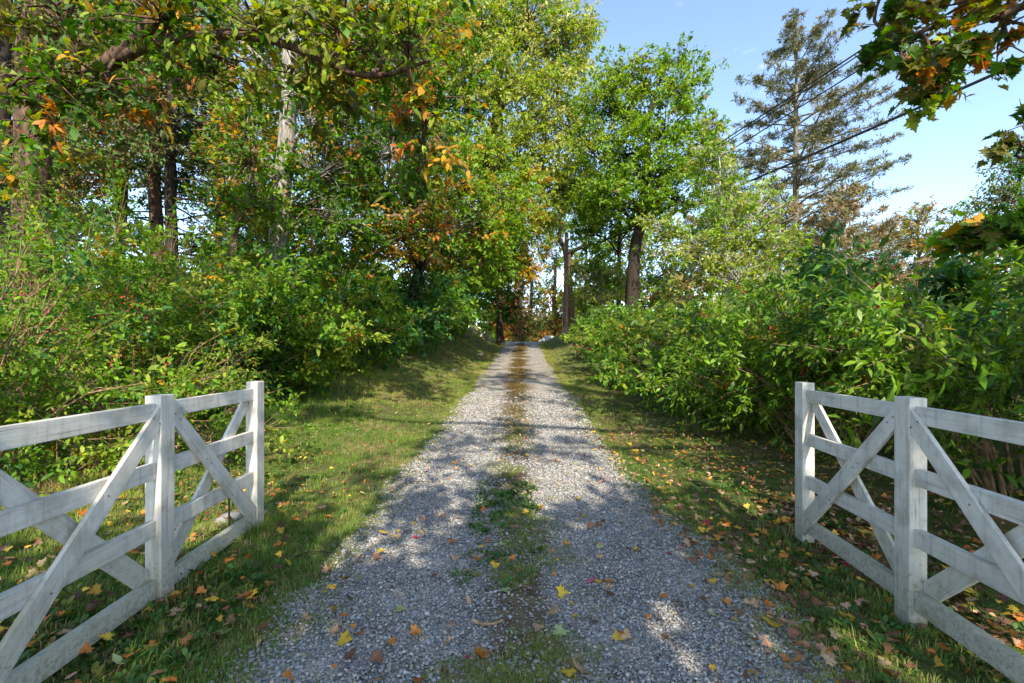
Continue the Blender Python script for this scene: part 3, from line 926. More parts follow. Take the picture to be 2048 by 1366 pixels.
tree('rusty_cherry_tree', 'leaning dark-stemmed tree with rusty orange and pink-brown leaves over the hedge', 'tree',
     [gpt(800, 15.5), W(830, 570, 15.2), W(852, 515, 14.8), W(868, 470, 14.2), W(862, 400, 13.6), W(840, 300, 13)], [0.17, 0.15, 0.13, 0.11, 0.08, 0.04],
     lobes([(760, 280, 11.5, 90, 70, 1.0), (830, 410, 11.6, 80, 50, 0.9), (770, 400, 11.2, 90, 60, 1.0), (860, 470, 11.6, 60, 35, 0.8), (700, 330, 11.6, 80, 60, 1.0), (790, 480, 11.2, 80, 45, 0.8),
            (720, 190, 11.5, 70, 60, 0.9), (840, 330, 12.0, 60, 60, 0.8)]),
     leaf='diamond', size=0.12, palette=[(ORANGE, 1.6), (TAN, 2.0), (RUST, 0.7), (YG, 2.4), (G_MID, 2.4), (GOLD, 1.0)], bark='bark_dark', cover=0.7, blen=0.6, off=3.0, clump=0.6)

tree('broken_stem_tree', 'leaning broken-topped stem with fresh green foliage above the left bank', 'tree',
     [gpt(872, 20.0), W(886, 570, 20), W(898, 530, 19.6), W(909, 490, 19), W(915, 440, 18)], [0.15, 0.13, 0.12, 0.10, 0.05],
     lobes([(930, 380, 15.5, 80, 60, 1.3), (900, 460, 15.2, 70, 50, 1.1), (970, 460, 16, 70, 50, 1.3), (950, 540, 16.2, 70, 40, 1.1), (880, 300, 15.5, 60, 60, 1.1), (1000, 400, 17, 60, 60, 1.2)]),
     leaf='diamond', size=0.15, palette=[(G_BRIGHT, 4), (G_LIME, 3), (G_MID, 2), (YG, 1.5), (GOLD, 0.9)], bark='bark_brown', cover=1.0, blen=0.75, off=4.0)

tree('tall_pale_tree', 'tall pale yellow-green tree rising above the drive at the skyline', 'tree',
     trunk_px([(1010, -300), (1010, -60), (1000, 150), (975, 350), (940, 560), (925, 660)], 25.0), [0.34, 0.30, 0.28, 0.24, 0.18, 0.10, 0.05],
     lobes([(960, 80, 25, 110, 90, 2.4), (1060, 40, 25, 100, 80, 2.4), (1120, 90, 25, 65, 70, 2.0), (1010, 180, 24, 110, 80, 2.4), (1110, 200, 24, 70, 70, 2.0), (930, 200, 24, 80, 90, 2.2),
            (1090, 300, 23.5, 70, 70, 1.9), (1000, 300, 23.5, 90, 70, 2.2), (1115, 390, 23.5, 45, 70, 1.6), (900, 20, 26, 110, 90, 2.4), (1020, -40, 26, 160, 70, 2.6), (1150, 130, 25.5, 40, 60, 1.3), (1165, 60, 26, 30, 40, 1.0),
            (1070, 430, 23, 55, 60, 1.5), (1150, 270, 24.5, 40, 60, 1.4), (1150, 360, 24, 35, 60, 1.3)]),
     leaf='diamond', size=0.20, palette=[(YG, 3.6), (Y_PALE, 3.8), (G_MID, 1.2), (G_LIME, 3.2), (GOLD, 0.5)], bark='bark_brown', cover=1.05, blen=1.2, droop=0.45, leaf_droop=0.6, off=5.0, clump=0.28)

tree('golden_maple_tree', 'golden-orange leafed tree hanging over the drive below the pale tall tree', 'tree',
     [gpt(918, 24), W(928, 600, 23.5), W(945, 520, 22.5), W(980, 430, 21), W(1000, 330, 20)], [0.16, 0.14, 0.12, 0.09, 0.04],
     lobes([(1040, 370, 19.5, 55, 60, 1.4), (990, 410, 19.2, 55, 45, 1.3), (1030, 460, 19.5, 50, 50, 1.3), (1005, 520, 20, 45, 35, 1.2), (970, 330, 19.5, 60, 50, 1.3), (1050, 530, 21, 25, 45, 1.0), (950, 490, 20, 45, 40, 1.2)]),
     leaf='diamond', size=0.17, palette=[(GOLD, 3.0), (YG, 3.4), (G_LIME, 2.4), (G_MID, 1.6)], bark='bark_dark', cover=1.1, blen=0.8, droop=0.4, leaf_droop=0.6, off=6.0, clump=0.6)

for i, (pb, pt, d, lab) in enumerate([((962, 655), (975, 575), 30.0, 'slim pale leaning sapling stem at the top of the left bank'),
                                      ((978, 660), (979, 560), 31.0, 'slim straight sapling stem on the left bank beside the leaning one'),
                                      ((946, 640), (948, 590), 29.0, 'short thin sapling stem at the upper end of the hedge')]):
    tree('sapling', lab, 'tree', [gpt(pb[0], d), W(pb[0] * .6 + pt[0] * .4, pb[1] * .6 + pt[1] * .4, d), W(pt[0], pt[1], d), W(pt[0] + 4, pt[1] - 60, d)], [0.07, 0.06, 0.05, 0.02],
         lobes([(pt[0] + 8, pt[1] - 20, d, 45, 30, 1.0), (pt[0] - 20, pt[1] - 50, d, 40, 35, 1.0)]), leaf='diamond', size=0.15, palette=[(G_MID, 3), (G_DEEP, 2), (YG, 1)],
         bark='bark_pale', cover=1.0, blen=0.6, off=7.0 + i, group='young saplings on the left bank')

# woods further back on the left
back = [
    ('maple_tree', 'yellow-lit tree deep in the wood behind the shaggy-barked trunk', 90, 13.5, [(80, 120, 14, 150, 120, 1.8), (190, 260, 14, 110, 90, 1.6), (20, 300, 14, 90, 100, 1.6), (130, 380, 14, 100, 60, 1.2), (200, 40, 14, 130, 90, 1.6), (60, 450, 14, 90, 50, 1.2), (170, 460, 14.5, 80, 45, 1.2)], [(YG, 3), (GOLD, 1.5), (G_MID, 3), (ORANGE, 0.6)], 'bark_red', 0.15),
    ('maple_tree', 'green and tan tree filling the wood between the shaggy trunk and the cedars', 240, 16.5, [(260, 130, 17, 130, 110, 2), (380, 60, 17, 130, 100, 2), (300, 250, 17, 80, 60, 1.5), (420, 200, 17, 80, 80, 1.6), (230, 330, 16.5, 60, 60, 1.3)], [(YG, 2.5), (G_MID, 3), (TAN, 1.2), (GOLD, 1.0)], 'bark_dark', 0.16),
    ('oak_tree', 'amber-tinted tree behind the grey trunk in the middle of the left wood', 660, 17.0, [(640, 120, 18, 130, 120, 2.2), (760, 200, 18, 100, 100, 2), (560, 300, 17.5, 80, 90, 1.7), (690, 360, 17.5, 100, 80, 1.8), (820, 80, 18, 110, 100, 2.2), (610, 440, 17, 80, 60, 1.5), (750, 470, 17, 80, 60, 1.5), (500, 450, 17, 60, 60, 1.4), (560, 510, 17, 90, 45, 1.4), (680, 520, 17, 90, 40, 1.4), (830, 520, 17.5, 60, 45, 1.4)], [(G_MID, 3), (GOLD, 1.3), (YG, 2.2), (ORANGE, 1.2), (OLIVE, 1.2)], 'bark_brown', 0.17),
    ('ash_tree', 'dense green tree at the back of the wood left of the pale tall tree', 870, 22.0, [(860, 200, 22, 100, 100, 2.4), (840, 60, 23, 120, 100, 2.6), (900, 330, 21, 80, 80, 2), (850, 430, 20, 70, 60, 1.8), (940, 560, 24, 70, 60, 2), (900, 520, 21, 70, 60, 1.8)], [(G_MID, 4), (G_DEEP, 2.5), (G_BRIGHT, 2), (YG, 1)], 'bark_dark', 0.20),
    ('maple_tree', 'shadowy green tree low in the wood above the bank end', 1000, 30.0, [(1000, 570, 31, 45, 45, 2), (960, 520, 30, 60, 60, 2.2), (1010, 500, 31, 50, 50, 2), (990, 630, 31, 40, 35, 1.6), (1020, 610, 32, 22, 45, 1.4)], [(G_DEEP, 3), (G_MID, 3), (OLIVE, 1.5), (ORANGE, 0.5)], 'bark_dark', 0.22),
]
for i, (nm, lab, px, d, lb, pal, bk, sz) in enumerate(back):
    tree(nm, lab, 'tree', [gpt(px, d), W(px, 520, d), W(px + 6, 330, d), W(px - 4, 120, d)], [0.20, 0.17, 0.13, 0.07], lobes(lb), leaf='diamond', size=sz, palette=pal, bark=bk,
         cover=1.1, blen=1.0, off=10.0 + i)

# ------------------------------------------------------------------ trees on the right of the drive and beyond
tree('bright_maple_tree', 'bright green maple with a dark trunk above the right-hand shrubs', 'tree',
     [gpt(1262, 20.0), W(1266, 560, 20), W(1272, 490, 20), W(1285, 430, 20), W(1292, 340, 20), W(1300, 230, 20), W(1320, 160, 20)], [0.30, 0.27, 0.25, 0.24, 0.17, 0.11, 0.05],
     lobes([(1290, 180, 20, 85, 55, 1.9), (1370, 180, 20, 50, 45, 1.4), (1230, 230, 20, 60, 50, 1.6), (1330, 270, 19.5, 85, 50, 1.9), (1240, 310, 19.5, 75, 50, 1.8), (1300, 350, 19.2, 80, 45, 1.8),
            (1390, 330, 19.5, 60, 50, 1.5), (1210, 380, 19.5, 55, 45, 1.5), (1350, 400, 19, 70, 40, 1.6), (1240, 150, 20.3, 45, 30, 1.2), (1365, 112, 20, 22, 26, 0.6), (1330, 125, 20, 12, 10, 0.4), (1180, 300, 20, 34, 55, 1.0), (1195, 210, 20, 30, 40, 1.0), (1185, 400, 20, 40, 40, 1.1), (1420, 270, 19.5, 30, 35, 1.0), (1270, 420, 19, 60, 35, 1.5)]),
     leaf='diamond', size=0.165, palette=[(G_LIME, 4.5), (G_BRIGHT, 2.4), (YG, 3.0), (G_MID, 1.6), (RUST, 0.15)], bark='bark_dark', cover=1.0, blen=0.9, off=20.0, clump=0.35, limb_lo=0.45)

tree('slender_dark_tree', 'slender dark-trunked tree between the pole and the bright maple', 'tree',
     [gpt(1238, 25.0), W(1238, 560, 25), W(1239, 480, 25), W(1240, 400, 25), W(1238, 330, 25)], [0.13, 0.11, 0.10, 0.08, 0.04],
     lobes([(1210, 420, 25, 50, 45, 1.8), (1160, 380, 25, 40, 60, 1.6), (1260, 460, 25, 40, 35, 1.5), (1180, 470, 25.5, 40, 40, 1.5), (1195, 540, 25, 45, 30, 1.5)]),
     leaf='diamond', size=0.19, palette=[(G_BRIGHT, 3), (G_MID, 3), (YG, 2)], bark='bark_dark', cover=0.9, blen=0.9, off=21.0)

tree('dogwood_tree', 'pale yellow-green small tree low beside the pole behind the hedge', 'tree',
     [gpt(1210, 24.0), W(1208, 610, 24), W(1205, 560, 24), W(1203, 520, 24)], [0.09, 0.07, 0.05, 0.03],
     lobes([(1180, 555, 24, 38, 30, 1.4), (1225, 545, 24, 45, 30, 1.4), (1200, 600, 23.5, 45, 28, 1.4), (1265, 560, 23, 40, 28, 1.3), (1165, 610, 25, 25, 25, 1.2)]),
     leaf='diamond', size=0.17, palette=[(Y_PALE, 2.4), (YG, 3), (G_BRIGHT, 2), (G_MID, 1.5)], bark='bark_pale', cover=0.9, blen=0.7, off=22.0)

tree('scrub_tree', 'yellow-green scrubby tree with grey twigs between the maple and the conifer', 'tree',
     [gpt(1455, 15.0), W(1455, 560, 15), W(1450, 460, 15), W(1440, 380, 15)], [0.13, 0.11, 0.08, 0.04],
     lobes([(1440, 440, 15, 75, 50, 1.3), (1390, 500, 14.6, 70, 50, 1.3), (1500, 480, 15, 60, 50, 1.2), (1450, 370, 15.4, 50, 45, 1.0), (1480, 560, 14.5, 80, 40, 1.2), (1360, 560, 15, 60, 35, 1.2), (1330, 470, 16, 60, 40, 1.2), (1420, 310, 16, 45, 40, 1.0), (1520, 410, 16, 50, 40, 1.1), (1560, 500, 15.5, 50, 40, 1.1), (1580, 560, 15, 60, 30, 1.1)]),
     leaf='diamond', size=0.13, palette=[(YG, 3.4), (G_LIME, 3), (Y_PALE, 1.8), (G_BRIGHT, 2), (TAN, 0.3)], bark='bark_pale', cover=0.75, blen=0.7, off=23.0)


def conifer(name, label, px, d, py_top, half_px, palette, whorl_gap, seed, bark, wlow=None, lean=0.0, dens=1.0, skew=0.0, lower=600, size=0.17, bare=0.15):
    """conifer: straight trunk, tiers of branches that rise then sag, sprays of needles along them"""
    r_ = np.random.default_rng(seed)
    g = gpt(px, d); top = W(px + lean, py_top, d); low = W(px, lower, d)[2]
    root = empty(name, tuple(g)); tag(root, label, 'tree')
    hgt = top[2] - g[2]
    r0 = 0.013 * hgt
    P, r, tv = rough_trunk([g, g * 0.66 + top * 0.34 + [0.05, 0, 0], g * 0.33 + top * 0.67, top], [r0, r0 * .8, r0 * .5, 0.03], n=30, k=10, rug=0.06)
    link('trunk', np_mesh('trunk', *tv, smooth=True), M[bark], root)
    zs = np.arange(low, top[2] - 0.3, whorl_gap)
    pts, rad, fol, fd, fl = [], [], [], [], []
    for z in zs:
        t = (z - low) / (top[2] - low)
        c = np.array([np.interp(z, P[:, 2], P[:, 0]), d, z])
        Lm = min(half_px * (1 - t) ** 0.82, 185) / F_PX * d + 0.25
        for k in range(r_.integers(4, 7)):
            a = r_.uniform(0, 6.28); sk = 1 + skew * math.cos(a)
            L = Lm * r_.uniform(0.45, 1.0) * sk
            if r_.random() < 0.1: L *= 0.45
            dv = np.array([math.cos(a), math.sin(a), 0]); rise = r_.uniform(0.02, 0.26) + 0.35 * t
            q = np.array([c + dv * L * s + np.array([0, 0, L * (rise * s - 0.28 * s * s * (1 - t) + 0.10 * s ** 4)]) + r_.normal(0, 0.02 * L, 3) * s for s in (0, .25, .5, .75, 1.0)])
            pts.append(q); rad.append((0.010 + 0.011 * L) * np.array([1, .8, .55, .35, .12]))
            nb = max(3, int(L * 5.5 * dens))
            for s in r_.uniform(0.22, 1.0, nb):
                if r_.random() < bare: continue
                i = min(int(s * 4), 3); f = s * 4 - i; p = q[i] * (1 - f) + q[i + 1] * f
                side = np.array([-dv[1], dv[0], 0]) * r_.choice([-1, 1])
                fd.append(nrm(dv * r_.uniform(0.5, 1.1) + side * r_.uniform(0.0, 0.9) + np.array([0, 0, r_.uniform(-0.15, 0.35)])))
                fol.append(p); fl.append(r_.uniform(0.35, 0.85) * (0.35 + 0.4 * L * (1.1 - s)).clip(0.3, 1.3))
    fol, fd, fl = np.array(fol), np.array(fd), np.array(fl)
    sec = np.stack([fol, fol + fd * fl[:, None] * 0.5, fol + fd * fl[:, None] + np.array([0, 0, 0.04])], 1)
    wood_part('branches', [tubes(np.array(pts), np.array(rad), 5), tubes(sec, np.repeat([[0.013, 0.009, 0.004]], len(sec), 0), 3)], M[bark], root, 'stuff')
    p_, l_, u_, c_, _ = sprays(fol, fd, fl * 0.9, 3, 7, 0.5, 0.0, -0.15, 0.5, 0.07)
    col = pal_colors(p_, c_, palette, clump=0.25, off=seed)
    put_leaves(root, p_, l_, u_, rng.uniform(0.7, 1.3, len(p_)) * size, 'needle', col, M['needle'])
    return root


C_OLIVE = [((0.13, 0.14, 0.055), 3), ((0.18, 0.175, 0.07), 3), ((0.21, 0.17, 0.08), 1.6), ((0.08, 0.095, 0.045), 2)]
C_TAN = [((0.27, 0.20, 0.10), 3), ((0.21, 0.19, 0.065), 3), ((0.36, 0.25, 0.12), 2.5), ((0.15, 0.155, 0.05), 2)]
conifer('spruce_tree', 'tall sparse conifer with a grey trunk standing against the sky', 1588, 28.0, 28, 320, C_OLIVE, 0.50, 31, 'bark_spruce', lean=6, skew=0.08, lower=560, size=0.24, dens=1.05, bare=0.10)
conifer('spruce_tree', 'brownish conifer with a blunt top just behind the bright maple', 1425, 31.0, 235, 110, C_TAN, 0.5, 32, 'bark_pale', lower=600, size=0.26, dens=1.1)
conifer('spruce_tree', 'broad tan-needled conifer low behind the right-hand shrubs', 1690, 23.0, 370, 150, C_TAN, 0.42, 33, 'bark_pale', lower=590, size=0.22, dens=1.5, bare=0.05)
conifer('spruce_tree', 'low tan conifer between the tall spruce and the scrubby tree', 1560, 24.0, 395, 120, C_TAN, 0.42, 35, 'bark_pale', lower=590, size=0.22, dens=1.5, bare=0.05)
conifer('spruce_tree', 'wide low conifer at the edge of the gap of sky', 1765, 25.0, 440, 90, C_TAN, 0.42, 36, 'bark_brown', lower=600, size=0.22, dens=1.4, bare=0.05)

for i, (lab, px, d, lb, pal, sz) in enumerate([
    ('small golden tree on the skyline above the right-hand shrubs', 1835, 40.0, [(1835, 445, 40, 40, 30, 2), (1800, 480, 40, 45, 30, 2), (1860, 490, 40, 40, 30, 2), (1830, 540, 40, 60, 35, 2)], [(TAN, 2.5), (GOLD, 1), (YG, 1.5), (OLIVE, 1)], 0.26),
    ('round olive-green tree on the skyline between the golden tree and the picture edge', 1930, 46.0, [(1930, 445, 46, 35, 28, 2), (1895, 480, 46, 40, 30, 2), (1965, 480, 46, 40, 32, 2), (1925, 530, 46, 70, 35, 2.4)], [(OLIVE, 3), (YG, 1.5), (G_MID, 2)], 0.28),
    ('tall grey-green tree at the far right picture edge against the sky', 2040, 34.0, [(2030, 345, 34, 45, 40, 2), (2070, 300, 34, 60, 50, 2), (2010, 400, 34, 45, 35, 2), (2060, 400, 34, 50, 45, 2), (2030, 470, 34, 60, 40, 2), (2090, 500, 34, 60, 50, 2)], [(G_MID, 3), (OLIVE, 2.5), (G_BLUE, 2), (YG, 0.8)], 0.24),
    ('orange-brown tree beyond the crest at the end of the drive', 1062, 52.0, [(1060, 545, 52, 30, 36, 2.2), (1075, 600, 52, 30, 34, 2), (1050, 640, 52, 34, 30, 2), (1045, 500, 53, 30, 34, 2), (1085, 650, 52, 30, 24, 2), (1030, 590, 52, 30, 34, 2)], [(ORANGE, 1.0), (TAN, 2.2), (YG, 2.2), (OLIVE, 2)], 0.26),
    ('green tree with hanging amber leaves just left of the pole beyond the crest', 1108, 46.0, [(1110, 520, 46, 30, 36, 1.8), (1100, 585, 46, 28, 28, 1.8), (1118, 635, 46, 30, 24, 1.8), (1090, 470, 46, 30, 34, 1.8), (1150, 600, 46, 30, 36, 1.8), (1120, 450, 46, 30, 30, 1.8)], [(YG, 2), (ORANGE, 1.2), (G_MID, 3), (GOLD, 1)], 0.24),
    ('rusty low tree at the far end of the drive beside the pale rocks', 1040, 44.0, [(1035, 655, 44, 28, 18, 1.6), (1068, 648, 44, 22, 20, 1.6), (1020, 630, 44, 22, 22, 1.6), (1095, 655, 45, 22, 20, 1.6), (1115, 648, 46, 20, 20, 1.6), (1060, 672, 44, 40, 12, 1.6)], [(RUST, 1.5), (ORANGE, 1.5), (OLIVE, 2.5), (G_DEEP, 2)], 0.22),
    ('mixed green tree behind the pole at the back of the right wood', 1170, 40.0, [(1165, 430, 40, 45, 50, 2.4), (1195, 500, 40, 45, 45, 2.4), (1150, 530, 40, 28, 40, 2), (1190, 590, 40, 45, 35, 2.2), (1280, 480, 40, 70, 60, 2.6), (1340, 560, 40, 80, 45, 2.6), (1240, 570, 40, 60, 45, 2.4), (1300, 610, 40, 70, 35, 2.4), (1190, 640, 40, 50, 25, 2), (1400, 500, 40, 60, 50, 2.4)], [(G_MID, 3), (YG, 2.2), (G_BRIGHT, 2), (GOLD, 0.5)], 0.25),
]):
    tree('maple_tree' if i % 2 else 'oak_tree', lab, 'tree', [gpt(px, d, -0.3), W(px, 610, d), W(px + 3, 540, d), W(px, lb[0][1], d)], [0.24, 0.2, 0.14, 0.06], lobes(lb), leaf='diamond', size=sz, palette=pal,
         bark='bark_brown', cover=0.8, blen=1.3, off=40.0 + i, ntw=5, nlf=7)

# weathered pole with the lopped tree trunk behind it
root = empty('lopped_tree', tuple(gpt(1140, 31.0))); tag(root, 'lopped bare tree trunk with two stub limbs standing behind the pole', 'tree')
P, r, tv = rough_trunk([gpt(1143, 31.0), W(1139, 600, 31), W(1136, 540, 31), W(1136, 500, 31)], [0.36, 0.31, 0.26, 0.20], n=22, k=12, rug=0.12)
link('trunk', np_mesh('trunk', *tv, smooth=True), M['bark_red'], root)
for lp, a, b in (([W(1136, 530, 31), W(1128, 495, 31), W(1118, 475, 31), W(1124, 448, 31)], .20, .11), ([W(1138, 515, 31), W(1150, 500, 31), W(1170, 488, 31), W(1174, 465, 31)], .15, .07),
                 ([W(1138, 532, 31), W(1152, 530, 31), W(1162, 532, 31)], .05, .02)):
    s = spline(lp, 12); link('limb', np_mesh('limb', *tubes(s[None], np.linspace(a, b, 12)[None], 8), smooth=True), M['bark_dark'], root)
pos = np.array([W(1118, 462, 31), W(1126, 452, 31), W(1170, 470, 31), W(1140, 500, 31)])
p_, l_, u_, c_, _ = sprays(np.repeat(pos, 10, 0), nrm(rng.normal(size=(40, 3))), rng.uniform(0.5, 1.0, 40), 4, 6)
put_leaves(root, p_, l_, u_, rng.uniform(0.12, 0.2, len(p_)), 'diamond', pal_colors(p_, c_, [(G_MID, 2), (YG, 1)]), M['leaf'])

g = gpt(1131, 29.0)
root = empty('utility_pole', tuple(g)); tag(root, 'weathered wooden utility pole on the right bank near the crest', 'pole')
ptop = W(1133, 468, 29.0)
P, r, tv = rough_trunk([g, g * .5 + ptop * .5, ptop], [0.17, 0.15, 0.12], n=20, k=16, rug=0.015, flare=0)
V, Fq = tv
link('shaft', np_mesh('shaft', V, Fq, smooth=True), M['pole_wood'], root)
capP = np.array([ptop, ptop + [0, 0, 0.04], ptop + [0, 0, 0.05]]); link('pole_cap', np_mesh('pole_cap', *tubes(capP[None], np.array([[0.135, 0.135, 0.005]]), 16), smooth=False), M['bark_dark'], root)
gu = np.array([g + [-0.185, -0.04, 0], g + [-0.175, -0.04, 1.7], g + [-0.17, -0.04, 2.4]])
link('ground_wire_guard', np_mesh('ground_wire_guard', *tubes(gu[None], np.array([[0.03, 0.03, 0.03]]), 8), smooth=True), M['bark_pale'], root)


def plain(name, c, rough=0.5, metal=0.0, var=0.25, scale=20):
    m, n, l, b = new_mat(name)
    tc = n.new('ShaderNodeTexCoord'); z = noise(n, l, scale, 5, 0.6, tc.outputs['Object'])
    r_ = ramp(n, [(0.3, tuple(v * (1 - var) for v in c)), (0.7, tuple(min(1, v * (1 + var)) for v in c))]); l.new(z.outputs['Fac'], r_.inputs['Fac'])
    l.new(r_.outputs['Color'], b.inputs['Base Color']); b.inputs['Roughness'].default_value = rough; b.inputs['Metallic'].default_value = metal
    return m


M['cable'] = plain('black_cable', (0.015, 0.015, 0.017), 0.6)
M['rust'] = plain('rusty_iron', (0.10, 0.05, 0.03), 0.85)
M['rock'] = plain('field_stone', (0.20, 0.19, 0.175), 0.9, 0, 0.4, 6)
M['berry'] = plain('red_berry', (0.50, 0.035, 0.03), 0.3)
for k in range(3):
    z = ptop + np.array([0.14, -0.02, -0.35 - 0.45 * k])
    link('insulator', np_mesh('insulator', *tubes(np.array([[z - [0, 0, .06], z, z + [0, 0, .06]]]), np.array([[0.03, 0.06, 0.03]]), 8), smooth=True), M['cable'], root)
# overhead lines run from the pole towards the road behind the camera
for lab, p0, via, rad, sag in (
    ('uppermost thin black wire running from the pole up over the shrubs', ptop + [0.14, -0.02, -0.30], W(1722, 88, 11.2), 0.020, 0.16),
    ('twin thin wire just beneath the uppermost one from the pole', ptop + [0.14, -0.02, -0.42], W(1716, 96, 11.2), 0.016, 0.20),
    ('middle black wire crossing in front of the tall conifer', ptop + [0.14, -0.02, -0.80], W(1760, 96, 11.0), 0.018, 0.22),
    ('thick lowest black cable slanting across the sky to the right edge', ptop + [0.14, -0.02, -1.25], W(2020, 108, 10.5), 0.038, 0.32)):
    e = p0 + (via - p0) * 1.45
    t = np.linspace(0, 1, 40)[:, None]
    q = p0 * (1 - t) + e * t
    q[:, 2] -= sag * 4 * (t * (1.0 - t))[:, 0] * 1.1
    o = link('overhead_wire', np_mesh('overhead_wire', *tubes(q[None], np.full((1, 40), rad), 6), smooth=True), M['cable'])
    tag(o, lab, 'wire', 'overhead wires from the pole')

# ------------------------------------------------------------------ foreground maple on the right whose boughs hang into the picture and shade the drive
tree('overhanging_maple', 'maple at the right whose dark star-shaped leaves hang into the top corner', 'tree',
     [(7.2, -1.6, -0.1), (7.1, -1.6, 3.0), (6.8, -1.8, 6.0), (6.2, -2.4, 10.0), (5.5, -3.0, 15)], [0.42, 0.36, 0.31, 0.22, 0.08],
     lobes([(1800, 40, 4.6, 90, 45, 0.5), (1920, 50, 4.4, 90, 70, 0.5), (2010, 60, 4.4, 70, 70, 0.5), (1850, 140, 4.3, 75, 28, 0.35), (1950, -30, 4.6, 160, 50, 0.6), (1760, 0, 4.8, 80, 30, 0.4), (1790, 95, 4.6, 55, 30, 0.35), (1960, 120, 4.4, 70, 40, 0.4), (1880, 175, 4.3, 30, 14, 0.2),
            (2060, 285, 4.0, 32, 20, 0.25), (2045, 440, 3.6, 32, 16, 0.2), (2000, 478, 3.6, 36, 12, 0.18), (1940, 470, 3.6, 24, 10, 0.12)]),
     leaf='maple', size=0.088, palette=[(G_DEEP, 2), (G_MID, 3.4), (OLIVE, 2), (YG, 1.4), (ORANGE, 1.0), (GOLD, 1.6)], bark='bark_brown', cover=0.55, ntw=4, nlf=6, blen=0.36,
     singles=300, limb_lo=0.2, limb_r=0.25, off=50.0, clump=1.2, along=True,
     extra_limbs=[([(6.8, -1.8, 5.6), (6.4, 1.5, 5.3), W(2090, -10, 4.5), W(1960, 30, 4.5), W(1850, 60, 4.5), W(1770, 90, 4.6)], 0.06, 0.008),
                  ([(7.1, -1.6, 3.3), (6.4, 1.6, 3.4), W(2130, 300, 4.0), W(2040, 285, 4.0)], 0.035, 0.006),
                  ([(7.1, -1.6, 2.6), (6.0, 1.6, 2.6), W(2120, 450, 3.6), W(2020, 475, 3.6), W(1935, 468, 3.6)], 0.03, 0.005)])
# its unseen crown lobes, over and behind the camera, shaped to shade the foreground
root = bpy.data.objects['overhanging_maple']
cb = [((1.8, -4.2, 6.0), (2.7, 1.7, 0.8), 3.4), ((-3.2, -5.3, 6.0), (2.4, 1.5, 0.8), 3.2), ((5.5, -3.4, 6.0), (2.3, 2.0, 0.8), 3.0), ((2.4, -5.4, 10.0), (2.6, 1.1, 0.9), 0.8), ((-2.5, -5.5, 12.0), (2.2, 1.4, 1.0), 0.6),
      ((5.6, -4.0, 13.0), (2.6, 1.8, 1.3), 1.2), ((3.0, -3.5, 15.5), (2.2, 1.6, 1.2), 0.9), ((-0.6, -9.5, 9.0), (3.0, 1.8, 1.0), 1.5), ((6.8, -2.2, 9.5), (2.4, 2.0, 1.3), 1.4),
      ((-6.0, -5.6, 6.4), (1.6, 1.4, 0.8), 1.6), ((0.8, -4.0, 18.0), (2.0, 1.6, 1.2), 1.0)]
pos, ld, up, cid, n0 = [], [], [], [], 0
tp = np.array([6.5, -2.1, 8.0])
for c, rr, dens in cb:
    c, rr = np.array(c), np.array(rr)
    N = int(dens * np.pi * rr[0] * rr[1] / (0.2 * 0.2 * 0.25) / 30)
    u = nrm(rng.normal(size=(N, 3))); q = c + rr * u * (rng.random(N) ** 0.5 * (1 + 0.35 * wob(u * rr + c, 1.1)))[:, None]
    D = nrm(u + rng.normal(size=(N, 3)) * 0.5); L = rng.uniform(0.5, 1.0, N)
    a = sprays(q - D * 0.4, D, L, 5, 6)
    pos.append(a[0]); ld.append(a[1]); up.append(a[2]); cid.append(a[3] + n0); n0 += N
    a0 = np.array([np.interp(c[2] * .6, [0, 6, 15], [7.2, 6.8, 5.5]), np.interp(c[2] * .6, [0, 6, 15], [-1.6, -1.8, -3.0]), max(2.8, c[2] * 0.6)])
    lp = spline([a0, a0 * .5 + c * .5 + [0, 0, .4], c], 10)
    link('limb', np_mesh('limb', *tubes(lp[None], np.linspace(.13, .03, 10)[None], 7), smooth=True), M['bark_brown'], root)
pos, ld, up, cid = np.vstack(pos), np.vstack(ld), np.vstack(up), np.concatenate(cid)
k = ~in_view(pos, 1.12)
pos, ld, up, cid = pos[k], ld[k], up[k], cid[k]
put_leaves(root, pos, ld, up, 0.2 * rng.lognormal(0, .2, len(pos)), 'diamond', pal_colors(pos, cid, [(G_DEEP, 3), (G_MID, 3), (ORANGE, 1), (GOLD, 1)]), M['leaf'], 'shade_crown')


